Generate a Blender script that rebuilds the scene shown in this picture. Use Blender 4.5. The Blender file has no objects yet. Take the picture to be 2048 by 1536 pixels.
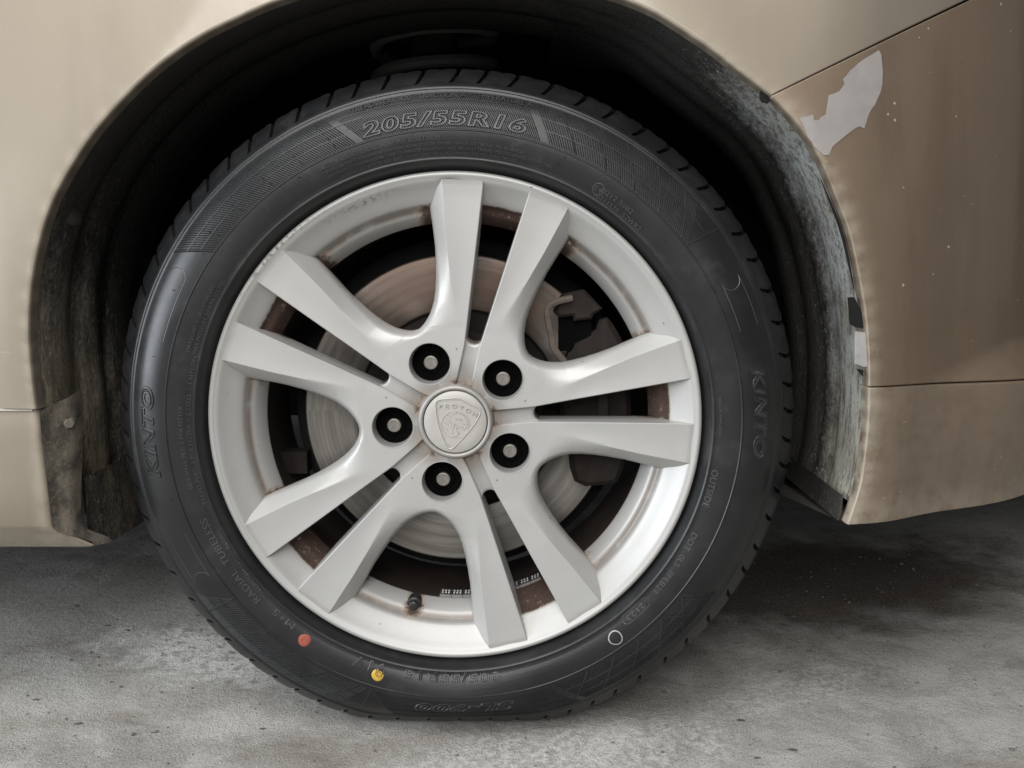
import bpy, bmesh, math, random
import numpy as np
from mathutils import Vector, Matrix
R = math.radians
scene = bpy.context.scene
col = scene.collection
rng = np.random.default_rng(7)
random.seed(7)
H = 0.2983                      # height of the wheel axis above the floor

# ------------------------------------------------------------------ camera
cam_d = bpy.data.cameras.new('camera')
cam = bpy.data.objects.new('camera', cam_d); col.objects.link(cam)
cam.location = (0.0534, -0.7920, H + 0.1430)
cam.rotation_euler = (R(90 - 7.73), 0, R(0.166))
cam_d.sensor_width = 36; cam_d.lens = 31.64
cam_d.clip_start = 0.02; cam_d.clip_end = 200
scene.camera = cam

# ------------------------------------------------------------------ light
world = bpy.data.worlds.new('World'); scene.world = world
world.use_nodes = True
bg = world.node_tree.nodes['Background']
bg.inputs[0].default_value = (0.80, 0.84, 0.90, 1); bg.inputs[1].default_value = 0.17

def area(name, loc, target, sx, sy, power, color):
    d = bpy.data.lights.new(name, 'AREA'); d.shape = 'RECTANGLE'
    d.size = sx; d.size_y = sy; d.energy = power; d.color = color
    o = bpy.data.objects.new(name, d); col.objects.link(o)
    o.location = loc
    o.rotation_euler = (Vector(target) - Vector(loc)).to_track_quat('-Z', 'Y').to_euler()
    return o
area('doorway_light', (-2.5, -0.95, 0.80), (0, 0, 0.3), 1.7, 1.4, 66, (0.88, 0.94, 1.0))
area('ceiling_light', (-0.45, -1.55, 2.55), (-0.1, -0.25, 0.0), 2.8, 1.3, 64, (1.0, 0.985, 0.955))
area('front_light', (-0.45, -3.5, 1.95), (-.05, 0, 0.15), 2.4, 1.6, 90, (1.0, 0.985, 0.96))

scene.view_settings.view_transform = 'Standard'
scene.view_settings.look = 'None'
scene.view_settings.exposure = 0.0
scene.view_settings.gamma = 1.0

# ------------------------------------------------------------------ material helpers
class NT:
    def __init__(s, name):
        s.m = bpy.data.materials.new(name); s.m.use_nodes = True
        s.t = s.m.node_tree; s.n = s.t.nodes; s.l = s.t.links
        s.b = s.n['Principled BSDF']
    def node(s, typ, **kw):
        n = s.n.new(typ)
        for k, v in kw.items(): setattr(n, k, v)
        return n
    def put(s, sock, v):
        if isinstance(v, bpy.types.NodeSocket): s.l.new(v, sock)
        elif v is not None:
            if hasattr(sock.default_value, '__len__') and not hasattr(v, '__len__'): v = [v] * len(sock.default_value)
            if hasattr(sock.default_value, '__len__') and len(sock.default_value) == 4 and len(v) == 3: v = tuple(v) + (1,)
            sock.default_value = v
    def math(s, op, a, b=None, c=None, clamp=False):
        n = s.node('ShaderNodeMath', operation=op); n.use_clamp = clamp
        s.put(n.inputs[0], a)
        if b is not None: s.put(n.inputs[1], b)
        if c is not None: s.put(n.inputs[2], c)
        return n.outputs[0]
    def obj(s): return s.node('ShaderNodeTexCoord').outputs['Object']
    def geo(s): return s.node('ShaderNodeNewGeometry').outputs['Position']
    def attr(s, name):
        n = s.node('ShaderNodeAttribute'); n.attribute_name = name; return n.outputs['Fac']
    def scale(s, v, sc):
        n = s.node('ShaderNodeVectorMath', operation='MULTIPLY'); s.put(n.inputs[0], v); n.inputs[1].default_value = sc
        return n.outputs[0]
    def sep(s, v):
        n = s.node('ShaderNodeSeparateXYZ'); s.put(n.inputs[0], v); return n.outputs
    def noise(s, v, scale, detail=4, rough=.55, dist=0):
        n = s.node('ShaderNodeTexNoise'); s.put(n.inputs['Vector'], v)
        n.inputs['Scale'].default_value = scale; n.inputs['Detail'].default_value = detail
        n.inputs['Roughness'].default_value = rough; n.inputs['Distortion'].default_value = dist
        return n.outputs['Fac']
    def ramp(s, f, stops):
        n = s.node('ShaderNodeMapRange'); n.interpolation_type = 'SMOOTHSTEP'
        s.put(n.inputs['Value'], f)
        n.inputs['From Min'].default_value, n.inputs['From Max'].default_value = stops[0], stops[1]
        if len(stops) > 2: n.inputs['To Min'].default_value, n.inputs['To Max'].default_value = stops[2], stops[3]
        return n.outputs[0]
    def mix(s, f, a, b):
        n = s.node('ShaderNodeMix', data_type='RGBA')
        s.put(n.inputs[0], f); s.put(n.inputs[6], a); s.put(n.inputs[7], b)
        return n.outputs[2]
    def bump(s, h, strength=.3, dist=.001, normal=None):
        n = s.node('ShaderNodeBump'); n.inputs['Strength'].default_value = strength
        n.inputs['Distance'].default_value = dist; s.put(n.inputs['Height'], h)
        if normal is not None: s.put(n.inputs['Normal'], normal)
        s.l.new(n.outputs[0], s.b.inputs['Normal']); return n.outputs[0]
    def set(s, base=None, rough=None, metal=None, spec=None, coat=None, coat_rough=None):
        i = s.b.inputs
        for k, v in (('Base Color', base), ('Roughness', rough), ('Metallic', metal), ('Specular IOR Level', spec),
                     ('Coat Weight', coat), ('Coat Roughness', coat_rough)):
            if v is not None: s.put(i[k], v)
        return s.m

def simple(name, base, rough, metal=0, spec=.5, nscale=0, namt=.2):
    t = NT(name)
    if nscale:
        f = t.noise(t.obj(), nscale, 5)
        c = t.mix(f, [x * (1 - namt) for x in base], [min(1, x * (1 + namt)) for x in base])
    else: c = base
    return t.set(c, rough, metal, spec)

# silver wheel paint with rust and stains set by attributes that also carry painted groove shade
def mat_silver():
    t = NT('silver_paint'); p = t.obj()
    a = t.attr('rust'); n = t.noise(p, 95, 6, .65); n2 = t.noise(p, 420, 3, .6)
    nn = t.math('ADD', t.math('MULTIPLY', n, .75), t.math('MULTIPLY', n2, .35))
    f = t.math('ADD', t.math('MULTIPLY', a, 1.65), t.math('MULTIPLY_ADD', nn, 2.7, -1.78))
    m = t.math('MULTIPLY', t.ramp(f, (.0, .95)), t.ramp(a, (.02, .2)))
    tan = t.math('MULTIPLY', t.ramp(f, (-.35, .35)), t.math('MULTIPLY', t.ramp(a, (.0, .45)), .55))
    g = t.attr('grime_shading'); gm = t.math('MULTIPLY', g, t.ramp(t.noise(p, 45, 4, .6), (.10, .52)))
    base = t.mix(t.noise(p, 18, 3), (.375, .372, .362), (.425, .421, .410))
    film = t.math('MULTIPLY', t.ramp(t.noise(p, 30, 6, .7), (.45, .75)), .22)
    base = t.mix(film, base, (.36, .32, .27))
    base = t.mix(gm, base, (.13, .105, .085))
    base = t.mix(tan, base, (.36, .28, .21))
    rustc = t.mix(n2, (.020, .0115, .0095), (.078, .043, .031))
    bare = t.math('MULTIPLY', t.ramp(t.noise(p, 150, 5, .75), (.58, .66)), .6)
    rustc = t.mix(bare, rustc, (.26, .215, .185))
    c = t.mix(m, base, rustc)
    # small stone chips
    ch = t.node('ShaderNodeTexVoronoi'); t.put(ch.inputs['Vector'], p); ch.inputs['Scale'].default_value = 62
    chip = t.math('MULTIPLY', t.math('LESS_THAN', ch.outputs['Distance'], .055), t.math('GREATER_THAN', t.noise(p, 17, 2), .53))
    c = t.mix(t.math('MULTIPLY', chip, .7), c, (.06, .05, .045))
    sc = t.attr('scuff'); scm = t.math('MULTIPLY', sc, t.ramp(t.noise(p, 260, 4, .7), (.5, .58)))
    c = t.mix(scm, c, (.07, .065, .06))
    t.bump(t.math('ADD', t.math('MULTIPLY', m, t.math('MULTIPLY', n2, 1.0)), t.math('MULTIPLY', t.noise(p, 900, 2), .04)), .35, .0006)
    keep = t.math('SUBTRACT', 1, t.math('MAXIMUM', m, t.math('MULTIPLY', tan, .8)))
    return t.set(c, t.mix(m, (.44,) * 3, (.85,) * 3), t.math('MULTIPLY', keep, .28), .5, t.math('MULTIPLY', keep, .18), .22)

def mat_rubber(name='tyre_rubber', base=(.0068, .0071, .0078), rough=.36):
    t = NT(name); p = t.obj(); x = t.sep(p)
    n = t.noise(p, 26, 6, .65); n2 = t.noise(p, 700, 3, .6); n3 = t.noise(p, 90, 6, .7)
    c = t.mix(t.ramp(n, (.3, .7)), base, [v * 1.6 for v in base])
    dust = t.math('MULTIPLY', t.ramp(t.math('ADD', t.math('MULTIPLY', n, .55), t.math('MULTIPLY', n3, .45)), (.50, .68)), .22)
    c = t.mix(dust, c, (.034, .031, .027))
    rad = t.math('SQRT', t.math('ADD', t.math('MULTIPLY', x[0], x[0]), t.math('MULTIPLY', x[2], x[2])))
    cv = t.node('ShaderNodeCombineXYZ'); t.put(cv.inputs[0], t.math('MULTIPLY', rad, 420)); t.put(cv.inputs[1], t.math('MULTIPLY', t.math('ARCTAN2', x[2], x[0]), 2.2))
    rings = t.noise(cv.outputs[0], 1.0, 3, .6)
    r = t.math('MULTIPLY_ADD', t.noise(p, 17, 5, .65), .26, rough - .13)
    r = t.math('ADD', r, t.math('MULTIPLY', dust, .5))
    t.bump(t.math('ADD', t.math('ADD', t.math('MULTIPLY', n2, .30), t.math('MULTIPLY', n3, .5)), t.math('MULTIPLY', rings, .45)), .22, .0007)
    return t.set(c, r, 0, .52)

def mat_paint(name, base, dirt_refl=0.0):
    t = NT(name); p = t.geo()
    fl = t.noise(p, 1500, 2, .6)
    n = t.noise(p, 7, 4, .6)
    c = t.mix(t.math('MULTIPLY', fl, .5), base, [min(1, x * 1.25) for x in base])
    c = t.mix(t.math('MULTIPLY', t.ramp(n, (.35, .75)), .18), c, [x * .78 for x in base])
    strk = t.noise(t.scale(p, (9, 9, 1.6)), 2.2, 5, .6)
    c = t.mix(t.math('MULTIPLY', t.ramp(strk, (.42, .66)), .10 + .26 * dirt_refl), c, [x * .58 for x in base])  # vertical streaks paint reflections into the body colour
    # dust specks thrown up by the wheel
    v = t.node('ShaderNodeTexVoronoi'); t.put(v.inputs['Vector'], p); v.inputs['Scale'].default_value = 110
    szn = t.math('MULTIPLY_ADD', t.ramp(t.noise(p, 61, 2), (.3, .75)), .17, .012)
    sp = t.math('MULTIPLY', t.math('LESS_THAN', t.math('ADD', v.outputs['Distance'], t.math('MULTIPLY', t.noise(p, 420, 2), .07)), szn), t.math('GREATER_THAN', t.noise(p, 22, 3), .60 - .07 * dirt_refl))
    c = t.mix(t.math('MULTIPLY', sp, .12 + .68 * dirt_refl), c, (.62, .56, .47))
    # light scratches
    sv = t.scale(p, (40, 40, 300)); sc = t.math('MULTIPLY', t.math('GREATER_THAN', t.noise(sv, 1.3, 2), .755), t.math('GREATER_THAN', t.noise(p, 12, 2), .5))
    c = t.mix(t.math('MULTIPLY', sc, .25), c, (.62, .56, .48))
    d = t.attr('grime_shading'); dm = t.math('MULTIPLY', d, t.ramp(t.noise(p, 55, 6, .7), (.22, .62)))
    c = t.mix(dm, c, (.40, .35, .28))
    r = t.math('MULTIPLY_ADD', t.noise(p, 30, 4), .14, .40)
    r = t.math('ADD', r, t.math('MULTIPLY', dm, .35))
    return t.set(c, r, .50, .5, t.math('MULTIPLY_ADD', dm, -.40, .60), .10)

def mat_liner(name, base, dust, amount):
    t = NT(name); p = t.geo(); a = t.attr('dust')
    st = t.scale(p, (1.2, .8, .28))
    n = t.noise(st, 70, 8, .72); n2 = t.noise(p, 260, 5, .7); n3 = t.noise(p, 14, 4, .6)
    k = t.math('ADD', t.math('MULTIPLY', n, .7), t.math('MULTIPLY', n2, .5))
    f = t.math('ADD', t.math('MULTIPLY', a, amount), t.math('MULTIPLY_ADD', k, 1.35, -.86))
    m = t.math('MULTIPLY', t.ramp(f, (.2, .75)), t.ramp(a, (.02, .3)))
    dust_c = t.mix(t.ramp(t.sep(p)[2], (.42, .20)), dust, [dust[0] * 1.12, dust[1] * 1.02, dust[2] * .84])
    dc = t.mix(t.ramp(n3, (.35, .65)), dust_c, [dust[0] * .72, dust[1] * .66, dust[2] * .56])
    c = t.mix(m, t.mix(n2, base, [x * 1.8 for x in base]), dc)
    mud = t.math('MULTIPLY', t.ramp(t.noise(t.scale(p, (1.3, 1.0, .22)), 130, 6, .75), (.50, .60)), t.math('MULTIPLY', a, .75))
    c = t.mix(mud, c, (.085, .077, .060))
    crust = t.math('MULTIPLY', t.ramp(t.noise(t.scale(p, (1, 1, .5)), 210, 5, .8), (.56, .64)), t.math('MULTIPLY', t.ramp(a, (.0, .6)), .65))
    c = t.mix(crust, c, [min(1, x * 1.45) for x in dust])
    t.bump(t.math('ADD', t.math('ADD', n2, t.math('MULTIPLY', n, .6)), t.math('MULTIPLY', t.math('SUBTRACT', crust, mud), .8)), .7, .0026)
    return t.set(c, t.mix(m, (.55,) * 3, (.9,) * 3), 0, .35)

def mat_disc():
    t = NT('brake_steel'); p = t.obj(); x = t.sep(p)
    r = t.math('SQRT', t.math('ADD', t.math('MULTIPLY', x[0], x[0]), t.math('MULTIPLY', x[2], x[2])))
    cv = t.node('ShaderNodeCombineXYZ'); t.put(cv.inputs[0], t.math('MULTIPLY', r, 900))
    ang = t.math('ARCTAN2', x[2], x[0]); t.put(cv.inputs[1], t.math('MULTIPLY', ang, 1.6))
    n = t.noise(cv.outputs[0], 1.0, 4, .7)
    cv2 = t.node('ShaderNodeCombineXYZ'); t.put(cv2.inputs[0], t.math('MULTIPLY', r, 160)); t.put(cv2.inputs[1], t.math('MULTIPLY', ang, 1.1))
    n2 = t.noise(cv2.outputs[0], 1.0, 3)
    c = t.mix(t.ramp(t.math('ADD', t.math('MULTIPLY', n, .5), t.math('MULTIPLY', n2, .5)), (.3, .72)), (.16, .15, .137), (.33, .31, .285))
    top = t.math('MULTIPLY', t.ramp(x[2], (.03, .12)), t.ramp(t.noise(p, 16, 3), (.25, .55)))
    c = t.mix(t.math('MULTIPLY', top, .62), c, (.25, .155, .115))
    t.bump(n, .25, .0003)
    return t.set(c, t.math('MULTIPLY_ADD', n2, .16, .30), .85, .5)

def mat_concrete():
    t = NT('worn_concrete'); p = t.geo(); x = t.sep(p)
    big = t.noise(p, 2.6, 6, .62); mid = t.noise(p, 11, 9, .72, .5); fine = t.noise(p, 120, 6, .7); grain = t.noise(p, 520, 4, .7)
    c = t.mix(t.ramp(big, (.34, .66)), (.300, .284, .260), (.450, .436, .410))
    c = t.mix(t.math('MULTIPLY', t.ramp(mid, (.47, .60)), .60), c, (.54, .53, .505))
    c = t.mix(t.math('MULTIPLY', t.ramp(mid, (.46, .34)), .60), c, (.20, .185, .168))
    b2 = t.noise(t.scale(p, (1, 1.7, 1)), 5.5, 8, .7, .3); c = t.mix(t.math('MULTIPLY', t.ramp(b2, (.52, .64)), .40), c, (.25, .215, .185))
    def blob(cx, cy, sx, sy, rot=0, soft=(.25, 1.0), amp=.55, ns=16):
        ca, sa = math.cos(rot), math.sin(rot)
        dx = t.math('SUBTRACT', x[0], cx); dy = t.math('SUBTRACT', x[1], cy)
        u = t.math('DIVIDE', t.math('ADD', t.math('MULTIPLY', dx, ca), t.math('MULTIPLY', dy, sa)), sx)
        w = t.math('DIVIDE', t.math('SUBTRACT', t.math('MULTIPLY', dy, ca), t.math('MULTIPLY', dx, sa)), sy)
        d = t.math('SQRT', t.math('ADD', t.math('MULTIPLY', u, u), t.math('MULTIPLY', w, w)))
        d = t.math('ADD', d, t.math('MULTIPLY_ADD', t.noise(p, ns, 6, .7), 2 * amp, -amp))
        return t.ramp(d, (soft[1], soft[0], 0, 1))
    # chalky scuffs beside the tyre
    w1 = t.math('MULTIPLY', blob(-.265, .185, .22, .095, -.25, amp=.8, ns=22), t.ramp(t.noise(p, 75, 9, .8), (.43, .51)))
    c = t.mix(t.math('MULTIPLY', w1, .95), c, (.86, .86, .83))
    w2 = t.math('MULTIPLY', blob(.09, -.03, .24, .075, .15, amp=.8, ns=20), t.ramp(fine, (.42, .60)))
    c = t.mix(t.math('MULTIPLY', w2, .7), c, (.70, .69, .66))
    w3 = t.math('MULTIPLY', blob(.36, .10, .20, .05, .5, amp=.8, ns=20), t.ramp(fine, (.42, .60)))
    c = t.mix(t.math('MULTIPLY', w3, .5), c, (.66, .64, .60))
    # old oil merged with the bumper's shadow, painted into the floor colour, and rusty drips
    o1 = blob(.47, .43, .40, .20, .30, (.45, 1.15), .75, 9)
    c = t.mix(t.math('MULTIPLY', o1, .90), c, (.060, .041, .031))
    o2 = blob(.20, .20, .13, .06, .3, (.3, 1.0), .7, 14)
    c = t.mix(t.math('MULTIPLY', o2, .65), c, (.075, .050, .040))
    o3 = blob(-.08, -.02, .20, .05, .1, (.3, 1.0), .8, 14)
    c = t.mix(t.math('MULTIPLY', o3, .35), c, (.17, .135, .11))
    # pits and grains
    c = t.mix(t.math('MULTIPLY', t.ramp(grain, (.55, .64)), .75), c, (.095, .09, .082))
    c = t.mix(t.math('MULTIPLY', t.ramp(grain, (.43, .35)), .65), c, (.66, .65, .62))
    v = t.node('ShaderNodeTexVoronoi'); t.put(v.inputs['Vector'], t.scale(p, (1, 1.6, 1))); v.inputs['Scale'].default_value = 21
    pit = t.math('MULTIPLY', t.math('LESS_THAN', t.math('ADD', v.outputs['Distance'], t.math('MULTIPLY', fine, .16)), .17), t.math('GREATER_THAN', b2, .53))
    c = t.mix(t.math('MULTIPLY', pit, .75), c, (.045, .04, .036))
    h = t.math('ADD', t.math('ADD', t.math('MULTIPLY', fine, .9), t.math('MULTIPLY', grain, .6)), t.math('MULTIPLY', t.math('SUBTRACT', mid, pit), 1.0))
    t.bump(h, .9, .0036)
    return t.set(c, .88, 0, .3)

def mat_mud():
    t = NT('muddy_flange'); p = t.geo()
    n = t.noise(p, 38, 7, .68); n2 = t.noise(p, 330, 4, .7)
    c = t.mix(t.ramp(n, (.36, .62)), (.075, .066, .054), (.205, .180, .145))
    c = t.mix(t.math('MULTIPLY', t.ramp(n2, (.56, .66)), .55), c, (.30, .27, .22))
    t.bump(t.math('ADD', n2, n), .5, .0015)
    return t.set(c, .88, 0, .3)

M = {}
M['silver'] = mat_silver()
M['rubber'] = mat_rubber()
M['letter'] = mat_rubber('moulded_lettering', (.040, .041, .044), .30)  # same rubber; lighter base stands in for highlights on raised letters
M['outline'] = mat_rubber('moulded_outline', (.016, .0163, .017), .30)
M['hatch'] = mat_rubber('moulded_ribs', (.0195, .0198, .0205), .30)
M['paint'] = mat_paint('beige_paint', (.245, .208, .163), .15)
M['paint_dirty_shaded'] = mat_paint('beige_paint_front_shaded', (.195, .143, .099), 1.0)  # same beige paint, specked, base darkened to paint in the bumper's shaded side
M['liner'] = mat_liner('black_plastic_liner', (.024, .023, .0215), (.30, .275, .23), .85)
M['liner_dusty'] = mat_liner('dusty_arch_metal', (.024, .023, .0215), (.31, .32, .315), .85)
M['disc'] = mat_disc()
M['floor'] = mat_concrete()
M['cast'] = simple('dirty_cast_iron', (.019, .0145, .0128), .85, .1, .3, 70, .8)
M['cast_light'] = simple('dusty_steel_clip', (.115, .095, .078), .8, .2, .35, 140, .6)
M['black'] = simple('black_metal', (.0022, .0022, .0022), .9, 0, .06)
M['void'] = simple('underside_black', (.010, .010, .010), .9, 0, .2)
M['stud'] = simple('dull_steel', (.25, .235, .215), .42, .6, .5, 300, .35)
M['cap'] = simple('cap_paint', (.40, .385, .365), .46, .2, .5, 40, .08)
M['weight'] = simple('weight_zinc', (.55, .54, .52), .38, .7, .5)
M['weight_black'] = simple('weight_black_face', (.012, .012, .012), .4)
M['weight_dot'] = simple('weight_bright_dot', (.80, .80, .80), .3, .5)
M['red'] = simple('red_paint_dot', (.27, .065, .042), .6, 0, .4, 250, .25)
M['yellow'] = simple('yellow_paint_dot', (.47, .30, .05), .6, 0, .4, 250, .25)
M['chalk'] = simple('chalk_mark', (.34, .34, .33), .9, 0, .3, 300, .5)
M['primer'] = simple('bare_primer', (.285, .265, .255), .40, .15, .5, 55, .22)
M['grit'] = simple('grit', (.16, .15, .135), .9, 0, .3, 80, .6)
M['bolt'] = simple('dusty_bolt', (.20, .18, .15), .75, .3, .4, 200, .4)

# ------------------------------------------------------------------ object helpers
def mesh(name, verts, faces, smooth=True, angle=35):
    me = bpy.data.meshes.new(name)
    me.from_pydata([tuple(map(float, v)) for v in verts], [], [tuple(map(int, f)) for f in faces])
    me.validate()
    if smooth:
        me.polygons.foreach_set('use_smooth', [True] * len(me.polygons))
        if angle: me.set_sharp_from_angle(angle=R(angle))
    me.update()
    return me
def link(name, me, mat, parent, loc=(0, 0, 0), rot=(0, 0, 0)):
    o = bpy.data.objects.new(name, me); col.objects.link(o)
    if mat is not None and len(me.materials) == 0: me.materials.append(mat)
    o.parent = parent; o.location = loc; o.rotation_euler = rot
    return o
def empty(name, parent=None, loc=(0, 0, 0)):
    o = bpy.data.objects.new(name, None); col.objects.link(o); o.parent = parent; o.location = loc
    o.empty_display_size = .05
    return o
def setattr_f(me, name, vals):
    a = me.attributes.new(name, 'FLOAT', 'POINT'); a.data.foreach_set('value', np.asarray(vals, dtype=np.float32))
def grid_faces(nr, nc, wrap=False, flip=False):
    f = []
    for i in range(nr - 1):
        for j in range(nc if wrap else nc - 1):
            a, b = i * nc + j, i * nc + (j + 1) % nc
            q = (a, b, b + nc, a + nc)
            f.append(q[::-1] if flip else q)
    return f
def lathe(profile, n=192, flip=False):
    # profile of (radius, y) turned about the wheel axis (y)
    th = np.arange(n) * 2 * np.pi / n
    v = []
    for r, y in profile:
        v += list(zip(r * np.cos(th), np.full(n, y), r * np.sin(th)))
    return np.array(v), grid_faces(len(profile), n, True, flip)
def tube(pts, rad, k=8, closed=False, caps=True):
    pts = np.array(pts, float); n = len(pts); v = []; f = []
    rad = np.full(n, rad) if np.isscalar(rad) else np.array(rad)
    for i in range(n):
        a = pts[(i - 1) % n] if (closed or i > 0) else pts[i]
        b = pts[(i + 1) % n] if (closed or i < n - 1) else pts[i]
        d = b - a; d /= np.linalg.norm(d) + 1e-12
        up = np.array([0, 1., 0]) if abs(d[1]) < .95 else np.array([1., 0, 0])
        s = np.cross(d, up); s /= np.linalg.norm(s); w = np.cross(s, d)
        for q in range(k):
            t = 2 * np.pi * q / k
            v.append(pts[i] + rad[i] * (np.cos(t) * s + np.sin(t) * w))
    for i in range(n if closed else n - 1):
        for q in range(k):
            a, b = i * k + q, i * k + (q + 1) % k
            c, d2 = ((i + 1) % n) * k + (q + 1) % k, ((i + 1) % n) * k + q
            f.append((a, b, c, d2))
    if caps and not closed:
        f.append(tuple(range(k))[::-1]); f.append(tuple((n - 1) * k + q for q in range(k)))
    return v, f
class MB:
    def __init__(s): s.v = []; s.f = []
    def add(s, v, f):
        o = len(s.v); s.v += [tuple(map(float, p)) for p in v]; s.f += [tuple(int(i) + o for i in q) for q in f]; return s
    def mesh(s, name, smooth=True, angle=35): return mesh(name, s.v, s.f, smooth, angle)
def box(c, s, rot=None):
    c = np.array(c); v = []
    for z in (-1, 1):
        for y in (-1, 1):
            for x in (-1, 1):
                p = np.array([x * s[0], y * s[1], z * s[2]]) / 2
                if rot is not None: p = rot @ p
                v.append(c + p)
    return v, [(0, 2, 3, 1), (4, 5, 7, 6), (0, 1, 5, 4), (2, 6, 7, 3), (0, 4, 6, 2), (1, 3, 7, 5)]
def prism(poly, y0, y1, bev=0.0):
    # outline in the (x, z) plane, from front y0 back to y1, with a chamfer on the front edge
    P = np.array(poly, float)
    area2 = sum(P[i][0] * P[(i + 1) % len(P)][1] - P[(i + 1) % len(P)][0] * P[i][1] for i in range(len(P)))
    if area2 < 0: P = P[::-1]
    n = len(P); v = []
    e = np.roll(P, -1, 0) - P; nn = np.stack([e[:, 1], -e[:, 0]], 1); nn /= np.linalg.norm(nn, axis=1)[:, None]
    vn = nn + np.roll(nn, 1, 0); vn /= np.linalg.norm(vn, axis=1)[:, None]
    rings = [(P - vn * bev, y0), (P, y0 + bev), (P, y1)] if bev else [(P, y0), (P, y1)]
    for Q, y in rings: v += [(q[0], y, q[1]) for q in Q]
    f = [tuple(range(n))]
    for k in range(len(rings) - 1):
        for i in range(n):
            f.append((k * n + i, (k + 1) * n + i, (k + 1) * n + (i + 1) % n, k * n + (i + 1) % n))
    f.append(tuple((len(rings) - 1) * n + i for i in range(n))[::-1])
    return v, f
def spline(pts, n, closed=False):
    P = np.array(pts, float); m = len(P); out = []
    seg = m if closed else m - 1
    for i in range(seg):
        p1, p2 = P[i], P[(i + 1) % m]
        p0 = P[(i - 1) % m] if (closed or i > 0) else 2 * p1 - p2
        p3 = P[(i + 2) % m] if (closed or i + 2 < m) else 2 * p2 - p1
        for t in np.linspace(0, 1, n, endpoint=False):
            out.append(.5 * ((2 * p1) + (-p0 + p2) * t + (2 * p0 - 5 * p1 + 4 * p2 - p3) * t * t + (-p0 + 3 * p1 - 3 * p2 + p3) * t ** 3))
    if not closed: out.append(P[-1])
    return np.array(out)
def sstep(x, a, b):
    t = np.clip((np.asarray(x, float) - a) / (b - a), 0, 1); return t * t * (3 - 2 * t)

# ------------------------------------------------------------------ floor
n = 2
fl = link('concrete_floor', mesh('concrete_floor', [(-14, -14, 0), (14, -14, 0), (14, 14, 0), (-14, 14, 0)], [(0, 1, 2, 3)], False), M['floor'], None)
fl['kind'] = 'structure'
g = MB()
ico = bmesh.new(); bmesh.ops.create_icosphere(ico, subdivisions=1, radius=1)
iv = np.array([v.co[:] for v in ico.verts]); ifc = [[v.index for v in f.verts] for f in ico.faces]; ico.free()
for k in range(1100):
    x, y = rng.uniform(-.75, .85), rng.uniform(-.16, .65)
    s = abs(rng.normal(0, .0009)) + .0005 + (.0014 if k % 60 == 0 else 0)
    w = iv * (1 + rng.uniform(-.3, .3, iv.shape)) * np.array([s, s * rng.uniform(.6, 1.2), s * .6])
    g.add(w + np.array([x, y, s * .3]), ifc)
gr = link('grit', g.mesh('grit', False), M['grit'], None); gr['kind'] = 'stuff'
gr['label'] = 'loose grit and sand grains scattered on the concrete floor'

# ------------------------------------------------------------------ the car
car = empty('car')
car['label'] = 'beige gold car seen close at its front wheel, silver ten spoke alloy, peeling bumper paint'
car['category'] = 'car'
wheel = empty('wheel', car, (0, 0, H))

# ================================================================== TYRE
RREF = .3112
TP = np.array([  # sidewall and shoulder profile (radius, y); +y goes into the car
    (.2135, .012), (.2190, .0085), (.2215, .0050), (.2238, .0005), (.2262, -.0046), (.2278, -.0078), (.2288, -.0094), (.2296, -.0098),
    (.2304, -.0097), (.2315, -.0095), (.2345, -.0108), (.2380, -.0120), (.2420, -.0130), (.2460, -.0136), (.2500, -.0140), (.2524, -.01405),
    (.2530, -.0147), (.2537, -.0147), (.2543, -.0140), (.2580, -.0139), (.2620, -.0134), (.2660, -.0126), (.2700, -.0115), (.2740, -.0099),
    (.2780, -.0079), (.2820, -.0051), (.2855, -.0023), (.2872, -.0012), (.2884, -.0012), (.2890, -.0003), (.2893, .0018), (.2898, .0026), (.2906, .0026),
    (.2918, .0034), (.2938, .0052), (.2953, .0068), (.2954, .0100), (.2975, .0150), (.3015, .0210), (.3050, .0280), (.3075, .0400),
    (.3080, .0520), (.3080, .0600), (.3080, .0700), (.3080, .0800), (.3085, .0960), (.3160, .0980), (.3160, .1220), (.3085, .1230), (.3085, .1330),
    (.3158, .1340), (.3140, .1560), (.3080, .1740), (.2900, .1930), (.2640, .2030), (.2400, .1990), (.2270, .1880), (.2140, .1760)])
def ytyre(r):
    m = TP[:, 0].argmax()
    k = 41
    return np.interp(r, TP[:36, 0], TP[:36, 1])
def deform(P):
    P = np.array(P, float); r = np.hypot(P[:, 0], P[:, 2]); c = -P[:, 2] / np.maximum(r, 1e-6)
    D = np.where(c > .5, np.maximum(0, RREF - H / np.maximum(c, .5)), 0)
    d0 = np.where(c > .5, RREF - H / np.maximum(c, .5), -1.)
    D = np.where(c > .5, (d0 + np.sqrt(d0 * d0 + .0052 ** 2)) / 2, 0) * sstep(c, .72, .90)
    s = sstep(r, .233, .312); rn = r - D * s
    b = D * np.exp(-((r - .268) / .024) ** 2)
    front = P[:, 1] < .06
    Q = P.copy(); k = rn / np.maximum(r, 1e-6)
    Q[:, 0] *= k; Q[:, 2] *= k; Q[:, 1] -= np.where(front, .30, -.30) * b
    return Q
tv, tf = lathe(TP, 288)
# mould vent nubs left standing on the rubber
nub = MB()
for k in range(46):
    a = R(rng.uniform(0, 360)); r = rng.choice([.2415, .2490, .2600, .2680, .2790]); y = float(ytyre(r))
    d = np.array([np.cos(a), 0, np.sin(a)]); tt = np.array([-np.sin(a), 0, np.cos(a)])
    p0 = d * r + np.array([0, y + .0004, 0]); L = rng.uniform(.0015, .004)
    nub.add(*tube([p0, p0 + np.array([0, -L * .5, 0]) + d * L * .3 + tt * L * rng.uniform(-.5, .5)], .00035, 5))
allv = MB().add(deform(tv), tf); allv.add(deform(nub.v), nub.f)
link('tyre', allv.mesh('tyre', True, 40), M['rubber'], wheel)

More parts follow.
